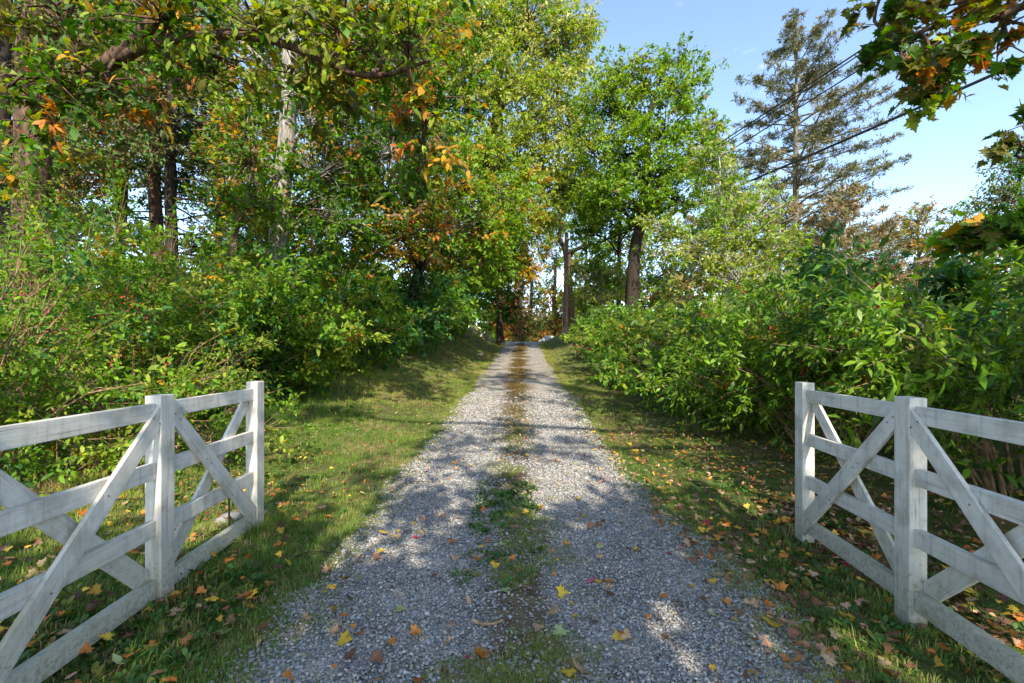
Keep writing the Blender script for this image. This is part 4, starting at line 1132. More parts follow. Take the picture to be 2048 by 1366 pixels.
# ------------------------------------------------------------------ shrubs
def shrub(name, label, cx, cy, rx, ry, h, palette, leaf='lance', size=0.065, n_leaf=16000, canes=26, cane_mat='cane', seed=0, lean=(0, 0), low=0.25, singles=0, mat='leaf', berries=0, blen=0.42,
          group=None, whips=5, up_w=0.9, leaf_droop=0.25, low_front=None, off=0.0, nlf=8):
    r_ = np.random.default_rng(seed)
    g = np.array([cx, cy, float(H(cx, cy)) - 0.05])
    root = empty(name, tuple(g)); tag(root, label, 'shrub', group)
    a = r_.uniform(0, 6.28, canes); rad = np.sqrt(r_.random(canes))
    base = g + np.stack([np.cos(a) * rx * 0.30 * rad, np.sin(a) * ry * 0.30 * rad, np.zeros(canes)], -1)
    out = np.stack([np.cos(a) * rx * (0.35 + 0.75 * rad), np.sin(a) * ry * (0.35 + 0.75 * rad), np.zeros(canes)], -1)
    tipz = h * (1.08 - 0.55 * rad ** 1.8) * r_.uniform(0.82, 1.12, canes)
    T = np.array([0, .2, .4, .6, .8, 1.0])
    ln = np.array([lean[0], lean[1], 0])
    Pc = base[:, None] + (out - 0.3 * out * 0)[:, None] * (T ** 1.6)[None, :, None] + ln[None, None] * (T ** 1.5)[None, :, None]
    Pc[..., 2] += tipz[:, None] * (1.35 * T - 0.35 * T ** 2)[None]
    Pc[:, 1:] += r_.normal(0, 0.05, Pc[:, 1:].shape)
    parts = [tubes(Pc, r_.uniform(0.008, 0.019, canes)[:, None] * np.linspace(1, .25, 6)[None], 5)]
    # branchlets off the canes fill the dome
    nlfs, ntw = nlf, 4
    N = int(n_leaf / (nlfs * ntw))
    ci = r_.integers(0, canes, N); t = low + (1 - low) * r_.random(N) ** 0.75
    f = t * 5; i = np.minimum(f.astype(int), 4); f = (f - i)[:, None]
    q = Pc[ci, i] * (1 - f) + Pc[ci, i + 1] * f
    centre = g + np.array([lean[0] * .5, lean[1] * .5, h * 0.35])
    dirs = nrm((q - centre) / np.array([rx, ry, h * .7]) + r_.normal(size=(N, 3)) * 0.65)
    spread = r_.uniform(0, 0.45, N)[:, None] * np.array([rx, ry, 0.4 * h]) * 0.5
    q = q + dirs * spread
    q[:, 2] = np.maximum(q[:, 2], H(q[:, 0], q[:, 1]) + 0.08)
    L = blen * r_.uniform(0.6, 1.3, N)
    pos, ld, up, cid, tw = sprays(q, dirs, L, ntw, nlfs, 0.7, 0.15, leaf_droop, up_w)
    con = np.stack([Pc[ci, i], (Pc[ci, i] + q) * .5 + [0, 0, .04], q + dirs * L[:, None]], 1)
    s = r_.choice(N, min(N, 260), replace=False)
    parts.append(tubes(con[s], np.repeat([[0.006, 0.0045, 0.002]], len(s), 0), 3))
    # long whips standing clear of the dome
    if whips:
        wa = r_.uniform(0, 6.28, whips); wb = g + np.stack([np.cos(wa) * rx * .5, np.sin(wa) * ry * .5, np.full(whips, h * 0.7)], -1) + ln * .5
        we = wb + np.stack([np.cos(wa) * .3 * rx, np.sin(wa) * .3 * ry, np.full(whips, h * 0.45)], -1) * r_.uniform(0.6, 1.2, (whips, 1))
        parts.append(tubes(np.stack([wb, wb * .5 + we * .5 + [0, 0, .1], we], 1), np.repeat([[.006, .0045, .002]], whips, 0), 4))
        wt = (np.arange(9)[None] + .5) / 9
        wp = (wb[:, None] * (1 - wt[..., None]) + we[:, None] * wt[..., None]).reshape(-1, 3)
        wp[:, 2] += (0.1 * 4 * wt * (1 - wt) * .5 * np.ones((whips, 1))).ravel()
        pos = np.vstack([pos, wp, wp]); rd = r_.normal(size=(len(wp), 3)) * [1, 1, .3]
        ld = np.vstack([ld, nrm(rd + [0, 0, .2]), nrm(-rd + [0, 0, .2])]); up = np.vstack([up, nrm(r_.normal(size=(2 * len(wp), 3)) * .4 + [0, 0, 1])])
        cid = np.concatenate([cid, np.full(2 * len(wp), cid.max())])
    cane_o = wood_part('canes', parts, M[cane_mat], root, 'stuff')
    gz = H(pos[:, 0], pos[:, 1]); k = pos[:, 2] > gz + 0.03
    pos, ld, up, cid = pos[k], ld[k], up[k], cid[k]
    col = pal_colors(pos, cid, palette, clump=0.9, off=off + seed)
    put_leaves(root, pos, ld, up, size * 0.95 * rng.lognormal(0, 0.36, len(pos)).clip(.4, 2), leaf, col, M[mat], 'foliage', singles)
    if berries:
        s = np.argsort(r_.random(N) + 0.6 * (q[:, 1] > cy))[:berries]
        bp = (q[s] + dirs[s] * (L[s] * 1.0)[:, None])
        bp = np.repeat(bp, 14, 0) + r_.normal(size=(berries * 14, 3)) * 0.045
        import bmesh
        bm = bmesh.new(); bmesh.ops.create_icosphere(bm, subdivisions=1, radius=1); sv = np.array([v.co[:] for v in bm.verts]); sf = np.array([[v.index for v in f_.verts] for f_ in bm.faces]); bm.free()
        V = (bp[:, None] + sv[None] * r_.uniform(0.0045, 0.008, (len(bp), 1, 1))).reshape(-1, 3); Fb = (sf[None] + (np.arange(len(bp)) * len(sv))[:, None, None]).reshape(-1, 3)
        o = link('berries', np_mesh('berries', V, Fb, smooth=True), M['berry']); o.parent = cane_o; o.matrix_parent_inverse = Matrix.Translation(-Vector(root.location)) @ Matrix.Translation(Vector(root.location)); o['kind'] = 'stuff'; o['label'] = 'clusters of small red berries'
    return root


P_ROSE = [(G_BRIGHT, 4), (G_MID, 3.5), (YG, 2), (G_BLUE, 1.5), (GOLD, 0.15)]
P_BLUEG = [(G_BLUE, 2), (G_MID, 3), (G_BRIGHT, 4), (YG, 2), (ORANGE, 0.15)]
left = [
    ('red-berried wild rose shrub beside the left gate, at the picture edge', -5.6, 4.6, 1.25, 1.2, 2.4, P_ROSE, 60, 22000, 'cane'),
    ('arching bright green rose shrub with red berries behind the left gate', -5.9, 6.6, 1.5, 1.3, 2.8, P_ROSE, 46, 23000, 'cane'),
    ('low yellow-green shrub close behind the left gate rails', -4.5, 5.3, 0.95, 0.8, 1.3, [(YG, 2), (G_BRIGHT, 4), (G_MID, 2)], 10, 9000, 'cane'),
    ('tall shrub with a dark hollow beneath, right of the berried ones', -5.3, 8.3, 1.5, 1.3, 2.75, P_BLUEG, 18, 20000, 'cane'),
    ('rounded green shrub above the long grass behind the far gate post', -4.75, 10.1, 1.5, 1.3, 2.7, P_BLUEG, 8, 18000, 'cane'),
    ('drooping green shrub spilling towards the lawn on the left bank', -4.2, 12.3, 1.5, 1.4, 2.7, P_BLUEG, 0, 17000, 'cane_green'),
    ('blue-green shrub halfway up the left bank', -3.9, 15.0, 1.45, 1.4, 2.5, [(G_BLUE, 4), (G_MID, 3), (G_BRIGHT, 2)], 0, 15000, 'cane_green'),
    ('shrub near the top of the left bank, second from the saplings', -3.75, 18.4, 1.4, 1.6, 2.1, [(G_MID, 4), (G_BLUE, 2), (YG, 1.2)], 0, 12000, 'cane_green'),
    ('last shrub on the left bank beside the saplings', -3.4, 22.0, 1.3, 1.7, 1.8, [(G_MID, 4), (G_BRIGHT, 2), (YG, 1.2)], 0, 9000, 'cane_green'),
    ('thick shrub at the left picture edge behind the berried rose', -8.3, 7.3, 1.8, 1.6, 3.6, P_BLUEG, 0, 16000, 'cane'),
    ('leafy shrub deep behind the berried ones under the cedars', -8.2, 10.4, 2.0, 1.6, 3.6, P_BLUEG, 0, 15000, 'cane'),
    ('leafy shrub in the shade behind the rounded one under the rusty tree', -7.0, 13.6, 2.0, 1.7, 3.9, [(G_MID, 4), (G_DEEP, 2), (G_BLUE, 2), (GOLD, 0.3)], 0, 13000, 'cane'),
    ('shaded shrub behind the blue-green one on the bank', -6.3, 17.2, 1.9, 1.8, 3.6, [(G_MID, 4), (G_DEEP, 3), (G_BRIGHT, 1)], 0, 10000, 'cane'),
]
for i, (lab, x, y, rx, ry, h, pal, ber, nl, cm) in enumerate(left):
    near = y < 8
    shrub('rose_shrub' if ber else 'shrub', lab, x, y, rx, ry, h, pal, leaf='oval' if near else 'diamond', size=0.056 if near else 0.07 + 0.003 * y, n_leaf=int(nl * (0.9 if near else 1.0)), canes=30, cane_mat=cm, seed=100 + i, lean=(0.35, -0.1), low=0.10,
          berries=ber, blen=0.40 if near else 0.5, group='shrubs along the left of the drive', whips=8, singles=60 if near else 0)

P_HONEY = [(G_BRIGHT, 4.5), (G_MID, 4), (YG, 1.6), (G_DEEP, 1.6), (GOLD, 0.15), (RED, 0.08)]
right = [
    ('bright green shrub with bare brown stems showing above the right gate', 5.0, 4.4, 1.5, 1.3, 2.35, P_HONEY, 20000, 0.085, 'cane', 0.42),
    ('tall leafy shrub at the right picture edge above the near gate rails', 6.2, 3.6, 1.6, 1.3, 2.5, P_HONEY, 17000, 0.085, 'cane', 0.40),
    ('broad glossy shrub behind the far post of the right gate', 4.6, 6.6, 1.5, 1.4, 2.0, P_HONEY, 22000, 0.08, 'cane', 0.32),
    ('low dense shrub spilling onto the grass beyond the right gate', 4.1, 8.9, 1.35, 1.3, 1.8, P_HONEY, 19000, 0.08, 'cane', 0.12),
    ('dark-leaved shrub rising behind the broad glossy one', 6.5, 7.4, 1.3, 1.2, 2.7, [(G_DEEP, 4), (G_BLUE, 3), (G_MID, 2)], 17000, 0.095, 'cane', 0.3),
    ('shrub with a rounded yellow-green top midway along the right hedge', 4.35, 11.6, 1.45, 1.4, 2.0, P_HONEY, 16000, 0.085, 'cane', 0.12),
    ('shrub tinged with purple-red tips further up the right hedge', 4.5, 14.6, 1.5, 1.5, 2.1, [(G_BRIGHT, 4), (G_MID, 4), (YG, 1.5), ((0.28, 0.03, 0.08), 0.25)], 14000, 0.09, 'cane', 0.12),
    ('deep green shrub low against the drive near the top of the right hedge', 4.55, 17.8, 1.35, 1.5, 1.8, [(G_MID, 4), (G_BRIGHT, 2), (G_DEEP, 2)], 11000, 0.10, 'cane', 0.1),
    ('last small shrub of the right hedge before the pole', 4.6, 21.0, 1.1, 1.3, 1.4, [(G_MID, 4), (G_BRIGHT, 2), (G_DEEP, 2)], 7500, 0.10, 'cane', 0.1),
    ('sunlit yellow-green shrub at the back behind the right picture edge shrub', 8.3, 6.2, 1.7, 1.4, 2.6, [(YG, 4), (G_BRIGHT, 4), (Y_PALE, 1)], 12000, 0.085, 'cane', 0.3),
    ('shrub with orange-tinged leaves behind the midway one', 6.6, 11.0, 1.7, 1.5, 2.1, [(G_BRIGHT, 3), (G_MID, 3), (ORANGE, 0.7), (YG, 2)], 13000, 0.09, 'cane', 0.3),
    ('sunlit yellow-green shrub at the back under the scrubby tree', 6.9, 15.0, 1.9, 1.6, 2.2, [(YG, 3), (G_BRIGHT, 4), (G_MID, 2)], 11000, 0.10, 'cane', 0.3),
    ('yellow-green shrub far back below the gap of sky', 10.5, 10.5, 2.2, 1.7, 2.2, [(YG, 4), (G_BRIGHT, 3), (Y_PALE, 1)], 12000, 0.09, 'cane', 0.3),
    ('shaded shrub far back under the tan conifer', 12.4, 14.0, 2.6, 2.0, 2.3, [(YG, 3), (G_MID, 3), (G_BRIGHT, 2)], 11000, 0.10, 'cane', 0.3),
]
for i, (lab, x, y, rx, ry, h, pal, nl, sz, cm, lo) in enumerate(right):
    near = y < 7.5 and x < 6.5
    shrub('honeysuckle_shrub', lab, x, y, rx, ry, h, pal, leaf='lance' if near else 'diamond', size=sz * (1.0 if near else 1.12), n_leaf=int(nl * (0.95 if near else 1.0)), canes=30, cane_mat=cm, seed=200 + i, lean=(-0.25, -0.1), low=lo,
          blen=0.45, group='shrubs along the right of the drive', whips=9 if near else 5, mat='leaf_gloss', singles=100 if near else 0, nlf=8)

# far-off wood that closes the view
nb = 300
a = rng.uniform(-1.35, 1.35, nb); d = rng.uniform(75, 150, nb)
c = np.stack([np.sin(a) * d, np.cos(a) * d, np.zeros(nb)], -1); c[:, 2] = H(c[:, 0], c[:, 1]) + rng.uniform(2, 11, nb)
pos, ld, up, cid = [], [], [], []
for i in range(nb):
    rr = np.array([rng.uniform(3, 6), rng.uniform(3, 5), rng.uniform(2.5, 5)]); n = 130
    u = nrm(rng.normal(size=(n, 3))); q = c[i] + rr * u * (rng.random(n) ** .4)[:, None]
    pos.append(q); ld.append(nrm(rng.normal(size=(n, 3)))); up.append(nrm(rng.normal(size=(n, 3)) * .6 + [0, -.3, 1])); cid.append(np.full(n, i))
pos, ld, up, cid = np.vstack(pos), np.vstack(ld), np.vstack(up), np.concatenate(cid)
V, Fc, C = leaf_mesh_arrays(pos, ld, up, rng.uniform(1.2, 2.3, len(pos)), 'diamond', pal_colors(pos, cid, [(G_MID, 3), (OLIVE, 2), (YG, 2), (ORANGE, 1), (GOLD, .6)], clump=.05))
tag(link('distant_wood', np_mesh('distant_wood', V, Fc, col=C), M['leaf']), 'far-off autumn wood closing the view behind the trees', kind='stuff')


# ------------------------------------------------------------------ gates
def paint_material():
    m, n, l, b = new_mat('weathered_white_paint')
    tc = n.new('ShaderNodeTexCoord'); v = tc.outputs['Object']
    info = n.new('ShaderNodeObjectInfo')
    add = n.new('ShaderNodeVectorMath'); add.operation = 'ADD'
    rs = n.new('ShaderNodeVectorMath'); rs.operation = 'SCALE'; rs.inputs['Scale'].default_value = 40
    cmb = n.new('ShaderNodeCombineXYZ'); l.new(info.outputs['Random'], cmb.inputs[0]); l.new(info.outputs['Random'], cmb.inputs[2])
    l.new(cmb.outputs[0], rs.inputs[0]); l.new(v, add.inputs[0]); l.new(rs.outputs[0], add.inputs[1])
    mp = n.new('ShaderNodeMapping'); mp.inputs['Scale'].default_value = (3, 60, 60); l.new(add.outputs[0], mp.inputs['Vector'])
    grain = noise(n, l, 1.0, 7, 0.7, mp.outputs['Vector'])
    blot = noise(n, l, 5, 6, 0.65, add.outputs[0]); spk = noise(n, l, 38, 4, 0.7, add.outputs[0])
    base = ramp(n, [(0.25, (0.46, 0.43, 0.38)), (0.5, (0.63, 0.595, 0.535)), (0.72, (0.71, 0.675, 0.61))]); l.new(grain.outputs['Fac'], base.inputs['Fac'])
    st = ramp(n, [(0.36, (0.62, 0.60, 0.57)), (0.55, (1, 1, 1))]); l.new(blot.outputs['Fac'], st.inputs['Fac'])
    c = mixc(n, l, 0.85, base.outputs['Color'], st.outputs['Color'], 'MULTIPLY')
    # dark rain streaks running down across the boards
    gp = n.new('ShaderNodeNewGeometry'); dm = n.new('ShaderNodeMapping'); dm.inputs['Scale'].default_value = (26, 26, 1.6); l.new(gp.outputs['Position'], dm.inputs['Vector'])
    drip = noise(n, l, 1.0, 5, 0.6, dm.outputs['Vector']); dr = ramp(n, [(0.30, (0.52, 0.50, 0.47)), (0.47, (1, 1, 1))]); l.new(drip.outputs['Fac'], dr.inputs['Fac'])
    c = mixc(n, l, 0.6, c, dr.outputs['Color'], 'MULTIPLY')
    # checks and cracks along the grain
    cm = n.new('ShaderNodeMapping'); cm.inputs['Scale'].default_value = (2.2, 95, 95); l.new(add.outputs[0], cm.inputs['Vector'])
    crack = noise(n, l, 1.0, 3, 0.5, cm.outputs['Vector']); ck = ramp(n, [(0.29, (0.35, 0.32, 0.29)), (0.34, (1, 1, 1))]); l.new(crack.outputs['Fac'], ck.inputs['Fac'])
    c = mixc(n, l, 0.8, c, ck.outputs['Color'], 'MULTIPLY')
    # green algae on upward faces and low down on the boards, with a ragged outline
    geo = n.new('ShaderNodeNewGeometry'); sx = n.new('ShaderNodeSeparateXYZ'); l.new(geo.outputs['Normal'], sx.inputs[0])
    sp = n.new('ShaderNodeSeparateXYZ'); l.new(geo.outputs['Position'], sp.inputs[0])
    low = n.new('ShaderNodeMapRange'); low.inputs[1].default_value = 0.75; low.inputs[2].default_value = 0.0; low.inputs[3].default_value = 0; low.inputs[4].default_value = 0.36; l.new(sp.outputs[2], low.inputs[0])
    upm = n.new('ShaderNodeMath'); upm.operation = 'MULTIPLY_ADD'; l.new(sx.outputs[2], upm.inputs[0]); upm.inputs[1].default_value = 0.16; l.new(low.outputs[0], upm.inputs[2])
    ag = n.new('ShaderNodeMath'); ag.operation = 'ADD'; l.new(upm.outputs[0], ag.inputs[0]); l.new(blot.outputs['Fac'], ag.inputs[1])
    am = n.new('ShaderNodeMapRange'); am.inputs[1].default_value = 0.60; am.inputs[2].default_value = 0.95; am.inputs[4].default_value = 0.8; l.new(ag.outputs[0], am.inputs[0])
    c = mixc(n, l, am.outputs[0], c, (0.25, 0.255, 0.15))
    # flaked spots down to grey wood
    fl = n.new('ShaderNodeMath'); fl.operation = 'ADD'; l.new(spk.outputs['Fac'], fl.inputs[0]); l.new(low.outputs[0], fl.inputs[1])
    fm = n.new('ShaderNodeMapRange'); fm.inputs[1].default_value = 0.78; fm.inputs[2].default_value = 0.86; l.new(fl.outputs[0], fm.inputs[0])
    gm = n.new('ShaderNodeMath'); gm.operation = 'MULTIPLY'; l.new(fm.outputs[0], gm.inputs[0]); l.new(grain.outputs['Fac'], gm.inputs[1])
    c = mixc(n, l, gm.outputs[0], c, (0.20, 0.17, 0.14))
    l.new(c, b.inputs['Base Color'])
    bp = n.new('ShaderNodeBump'); bp.inputs['Strength'].default_value = 0.35; bp.inputs['Distance'].default_value = 0.004
    l.new(grain.outputs['Fac'], bp.inputs['Height']); l.new(bp.outputs['Normal'], b.inputs['Normal'])
    b.inputs['Roughness'].default_value = 0.6; b.inputs['Specular IOR Level'].default_value = 0.3
    return m


M['paint'] = paint_material()
M['nail'] = plain('nail_head', (0.07, 0.06, 0.055), 0.6, 0.4)


def board(name, poly, w0, w1, parent, x_along, mat=None, bevel=0.004):
    """prism in gate space: poly [(u, z)] outline in the gate plane, thickness from w0 to w1 (towards the drive).
    The mesh is stored along its own length so that the grain follows the board."""
    poly = np.array(poly, float)
    c = poly.mean(0); a = math.atan2(x_along[1], x_along[0])
    rot = np.array([[math.cos(a), math.sin(a)], [-math.sin(a), math.cos(a)]])
    q = (poly - c) @ rot.T; n = len(q)
    wc = (w0 + w1) / 2; hw = abs(w1 - w0) / 2
    V = np.array([(x, -hw, z) for x, z in q] + [(x, hw, z) for x, z in q])
    faces = [tuple(range(n))[::-1], tuple(range(n, 2 * n))] + [(i, (i + 1) % n, n + (i + 1) % n, n + i) for i in range(n)]
    me = bpy.data.meshes.new(name); me.from_pydata([tuple(v) for v in V], [], faces)
    me.update()
    import bmesh
    bm = bmesh.new(); bm.from_mesh(me); bmesh.ops.recalc_face_normals(bm, faces=bm.faces)
    bmesh.ops.bevel(bm, geom=bm.edges[:], offset=bevel, segments=2, profile=0.6, affect='EDGES'); bm.to_mesh(me); bm.free()
    me.materials.append(mat or M['paint'])
    TRIS[0] += 120
    o = bpy.data.objects.new(name, me); COL.objects.link(o); o.parent = parent
    o.location = (c[0], wc, c[1]); o.rotation_euler = (0, -a, 0)
    return o


def gate(name, label, hinge, far, side, tilt=0.0):
    """a two-bay gate standing open along the drive; u runs from hinge to free end, w points to the drive"""
    h = np.array(hinge, float); f = np.array(far, float)
    d = f - h; Lg = np.linalg.norm(d)
    ang = math.atan2(d[1], d[0])
    root = empty(name, (h[0], h[1], 0.0), ang); tag(root, label, 'gate', 'the pair of white driveway gates')
    s = side                                         # +1: drive lies towards -w (right of u), handled by sign
    PW, PT, HT = 0.115, 0.092, 1.245
    us = [PW / 2, Lg / 2, Lg - PW / 2]
    for k, u in enumerate(us):
        bot = -0.04 if k != 2 else 0.0
        o = board('post', [(u - PW / 2, bot), (u + PW / 2, bot), (u + PW / 2, HT + (0.01 if k == 2 else 0)), (u - PW / 2, HT + (0.01 if k == 2 else 0))], -PT / 2 * 1, PT / 2, root, (0, 1), bevel=0.006)
    rails = [(1.105, 1.200), (0.762, 0.858), (0.430, 0.527), (0.080, 0.188)]
    for k in range(2):
        a, b = us[k] + PW / 2, us[k + 1] - PW / 2
        for (z0, z1) in rails:
            th = 0.019 if z0 > 0.1 else 0.024
            dz = random.uniform(-0.004, 0.004)
            board('rail', [(a + 0.001, z0 + dz), (b - 0.001, z0 + random.uniform(-.003, .003)), (b - 0.001, z1), (a + 0.001, z1 + dz)], -th, th, root, (1, 0))
        # braces: the one on the drive side falls away from the middle post, the other crosses behind
        bw = 0.125
        lo, hi = 0.115, 1.185
        e0, e1 = a + 0.002, b - 0.002
        falls = [((e0, hi), (e1, lo)), ((e0, lo), (e1, hi))]
        if k == 0: falls = falls[::-1]
        for j, (p, q) in enumerate(falls):
            w0, w1 = (0.021, 0.0435) if j == 0 else (-0.0435, -0.021)
            w0, w1 = (w0 * s, w1 * s)
            sl = bw / 2
            if p[1] > q[1]: poly = [(p[0], p[1] - bw * 1.05), (q[0], q[1] - 0.03), (q[0], q[1] + bw), (p[0], p[1] + 0.0)]
            else: poly = [(p[0], p[1] - 0.03), (q[0], q[1] - bw * 1.05), (q[0], q[1]), (p[0], p[1] + bw)]
            if j == 0 and k == 1: poly[1] = (q[0] + 0.0, q[1] - 0.055)
            o = board('brace', poly, min(w0, w1), max(w0, w1), root, (q[0] - p[0], q[1] - p[1]))
            # nail heads where the brace crosses a rail
            if j == 0:
                for (z0, z1) in rails[:3]:
                    zc = (z0 + z1) / 2; t = (zc - p[1]) / (q[1] - p[1]); uc = p[0] + (q[0] - p[0]) * t
                    for du, dz in ((-0.022, 0.02), (0.024, -0.018)):
                        nv = bpy.data.objects.new('nail', NAIL); COL.objects.link(nv); nv.parent = o
                        om = Matrix.Translation(o.location) @ o.rotation_euler.to_matrix().to_4x4()
                        nv.matrix_basis = om.inverted() @ Matrix.Translation((uc + du, 0.0445 * s, zc - 0.05 + dz)) @ Matrix.Rotation(math.pi / 2, 4, 'X')
    return root


NAIL = np_mesh('nail', *tubes(np.array([[(0, 0, -.002), (0, 0, .0006), (0, 0, .0015)]]), np.array([[.0045, .0045, .0005]]), 8)); NAIL.materials.append(M['nail'])
gl = gate('driveway_gate', 'white wooden gate standing open along the left verge', (-2.03, 1.56), (-2.115, 3.80), -1)
gr = gate('driveway_gate', 'white wooden gate standing open along the right verge', (2.13, 1.42), (2.335, 3.68), 1)

# hinge posts' iron drop bolt on the left gate
db = [(2.02, 0.075, 0.60), (2.06, 0.075, 0.615), (2.10, 0.075, 0.60), (2.105, 0.075, 0.50), (2.11, 0.075, 0.16)]
o = link('drop_bolt', np_mesh('drop_bolt', *tubes(spline(np.array(db) + [-.16, 0, 0], 22)[None], np.full((1, 22), 0.0075), 8), smooth=True), M['rust'])
o.parent = gl; o['label'] = 'rusty bent iron drop bolt'


# ------------------------------------------------------------------ stones, sticks, fallen leaves
def boulder(label, x, y, r, seed, mat='rock', name='rock', group=None, flat=0.6):
    import bmesh
    bm = bmesh.new(); bmesh.ops.create_icosphere(bm, subdivisions=3, radius=1)
    V = np.array([v.co[:] for v in bm.verts]); Fb = np.array([[v.index for v in f_.verts] for f_ in bm.faces]); bm.free()
    V = V * (1 + 0.22 * wob(V, 0.9, seed) + 0.08 * wob(V, 2.6, seed))[:, None] * np.array(r)
    V[:, 2] = np.where(V[:, 2] > 0, V[:, 2], V[:, 2] * 0.5)
    o = link(name, np_mesh(name, V, Fb, smooth=True), M[mat]); o.location = (x, y, float(surf(np.array([x]), np.array([y]))[0]) + r[2] * 0.15)
    return tag(o, label, 'rock', group)


boulder('grey field stone lying behind the left gate by its far post', -2.42, 3.92, (0.12, 0.10, 0.07), 1)
M['pale_rock'] = plain('pale_granite', (0.36, 0.345, 0.33), 0.85, 0, 0.25, 3)
for i, (x, y, rr) in enumerate([(2.75, 36.6, .40), (3.05, 37.2, .55), (2.5, 37.6, .36)]):
    boulder(['pale rock at the crest of the drive nearest the wheel track', 'largest pale rock heaped at the crest of the drive', 'small pale rock behind the others at the crest'][i], x, y, (rr, rr * .8, rr * .6), 5 + i, 'pale_rock', 'rock', 'pale rocks at the crest')
boulder('small grey stone on the grass of the left bank', -2.0, 15.2, (0.10, 0.08, 0.06), 9)
boulder('pale stone on the upper left bank near the wheel track', -1.55, 22.0, (0.16, 0.12, 0.08), 12)


def stick(label, pts, r0, r1, mat='bark_dark', name='stick'):
    p = np.array(pts, float); p[:, 2] += surf(p[:, 0], p[:, 1])
    o = link(name, np_mesh(name, *tubes(spline(p, 14)[None], np.linspace(r0, r1, 14)[None], 7), smooth=True), M[mat]); return tag(o, label, 'stick', 'fallen sticks')


stick('curved brown stick lying in the strip between the wheel tracks', [(-0.21, 2.44, .03), (-0.16, 2.42, .02), (-.10, 2.42, .018), (-.05, 2.445, .02)], .010, .005, 'cane')
stick('long dark stick on the leaves behind the left gate', [(-5.2, 4.2, .05), (-4.4, 4.35, .07), (-3.7, 4.5, .04), (-3.4, 4.62, .05)], .012, .006)
stick('thin dark stick below the long one behind the left gate', [(-4.3, 3.95, .03), (-3.7, 4.1, .05), (-3.2, 4.2, .03)], .008, .004)
stick('short twig across the left wheel track', [(-1.12, 4.95, .03), (-1.0, 4.98, .035), (-.86, 5.0, .03)], .006, .003)
stick('thin forked twig at the edge of the left verge', [(-1.55, 3.25, .02), (-1.45, 3.3, .04), (-1.3, 3.32, .02)], .006, .003)


def curled(shape, seed, curl):
    sv, sf = SHAPES[shape]; r_ = np.random.default_rng(seed)
    V = sv.copy(); V[:, 0] -= 0.35
    rr = np.hypot(V[:, 0], V[:, 1])
    V[:, 2] = curl * rr ** 2 + 0.10 * curl * r_.normal(size=len(V)) + 0.25 * curl * V[:, 0] * r_.normal()
    V[:, 2] -= V[:, 2].min() - 0.02
    me = np_mesh('fallen_leaf', V, sf); me.materials.append(M['fallen']); return me


MAPLES = [curled('maple', s, c) for s, c in ((1, .25), (2, .55), (3, .9), (4, .4), (5, 1.3))]
OVALS = [curled('oval', s, c) for s, c in ((6, .3), (7, .7), (8, 1.1))]
LCOL = {'yellow': (0.56, 0.36, 0.03), 'orange': (0.50, 0.19, 0.03), 'tan': (0.45, 0.28, 0.15), 'brown': (0.20, 0.09, 0.045), 'red': (0.48, 0.03, 0.06), 'pale green': (0.36, 0.40, 0.16), 'pink': (0.55, 0.10, 0.16)}


def fallen(x, y, size, colour, oval=False, label=None, group=None, curl=None):
    me = random.choice(OVALS if oval else MAPLES) if curl is None else (OVALS if oval else MAPLES)[curl]
    o = bpy.data.objects.new('fallen_leaf', me); COL.objects.link(o)
    z = float(surf(np.array([x]), np.array([y]))[0])
    o.location = (x, y, z + 0.012)
    o.rotation_euler = (random.gauss(0, .22), random.gauss(0, .22), random.uniform(0, 6.28)); o.scale = (size, size * random.uniform(.8, 1.1), size)
    c = np.array(LCOL[colour]) * random.uniform(.75, 1.2)
    o.color = (*c, 1)
    return tag(o, label, 'leaf', group)


def ground_px(px, py):
    d = F_PX * CAM_Z / (py - HZ)
    for _ in range(12):
        x = (px - CX) / F_PX * d; z = float(H(x, d)) + 0.02
        d = 0.5 * d + 0.5 * F_PX * (CAM_Z - z) / (py - HZ)
    return (px - CX) / F_PX * d, d


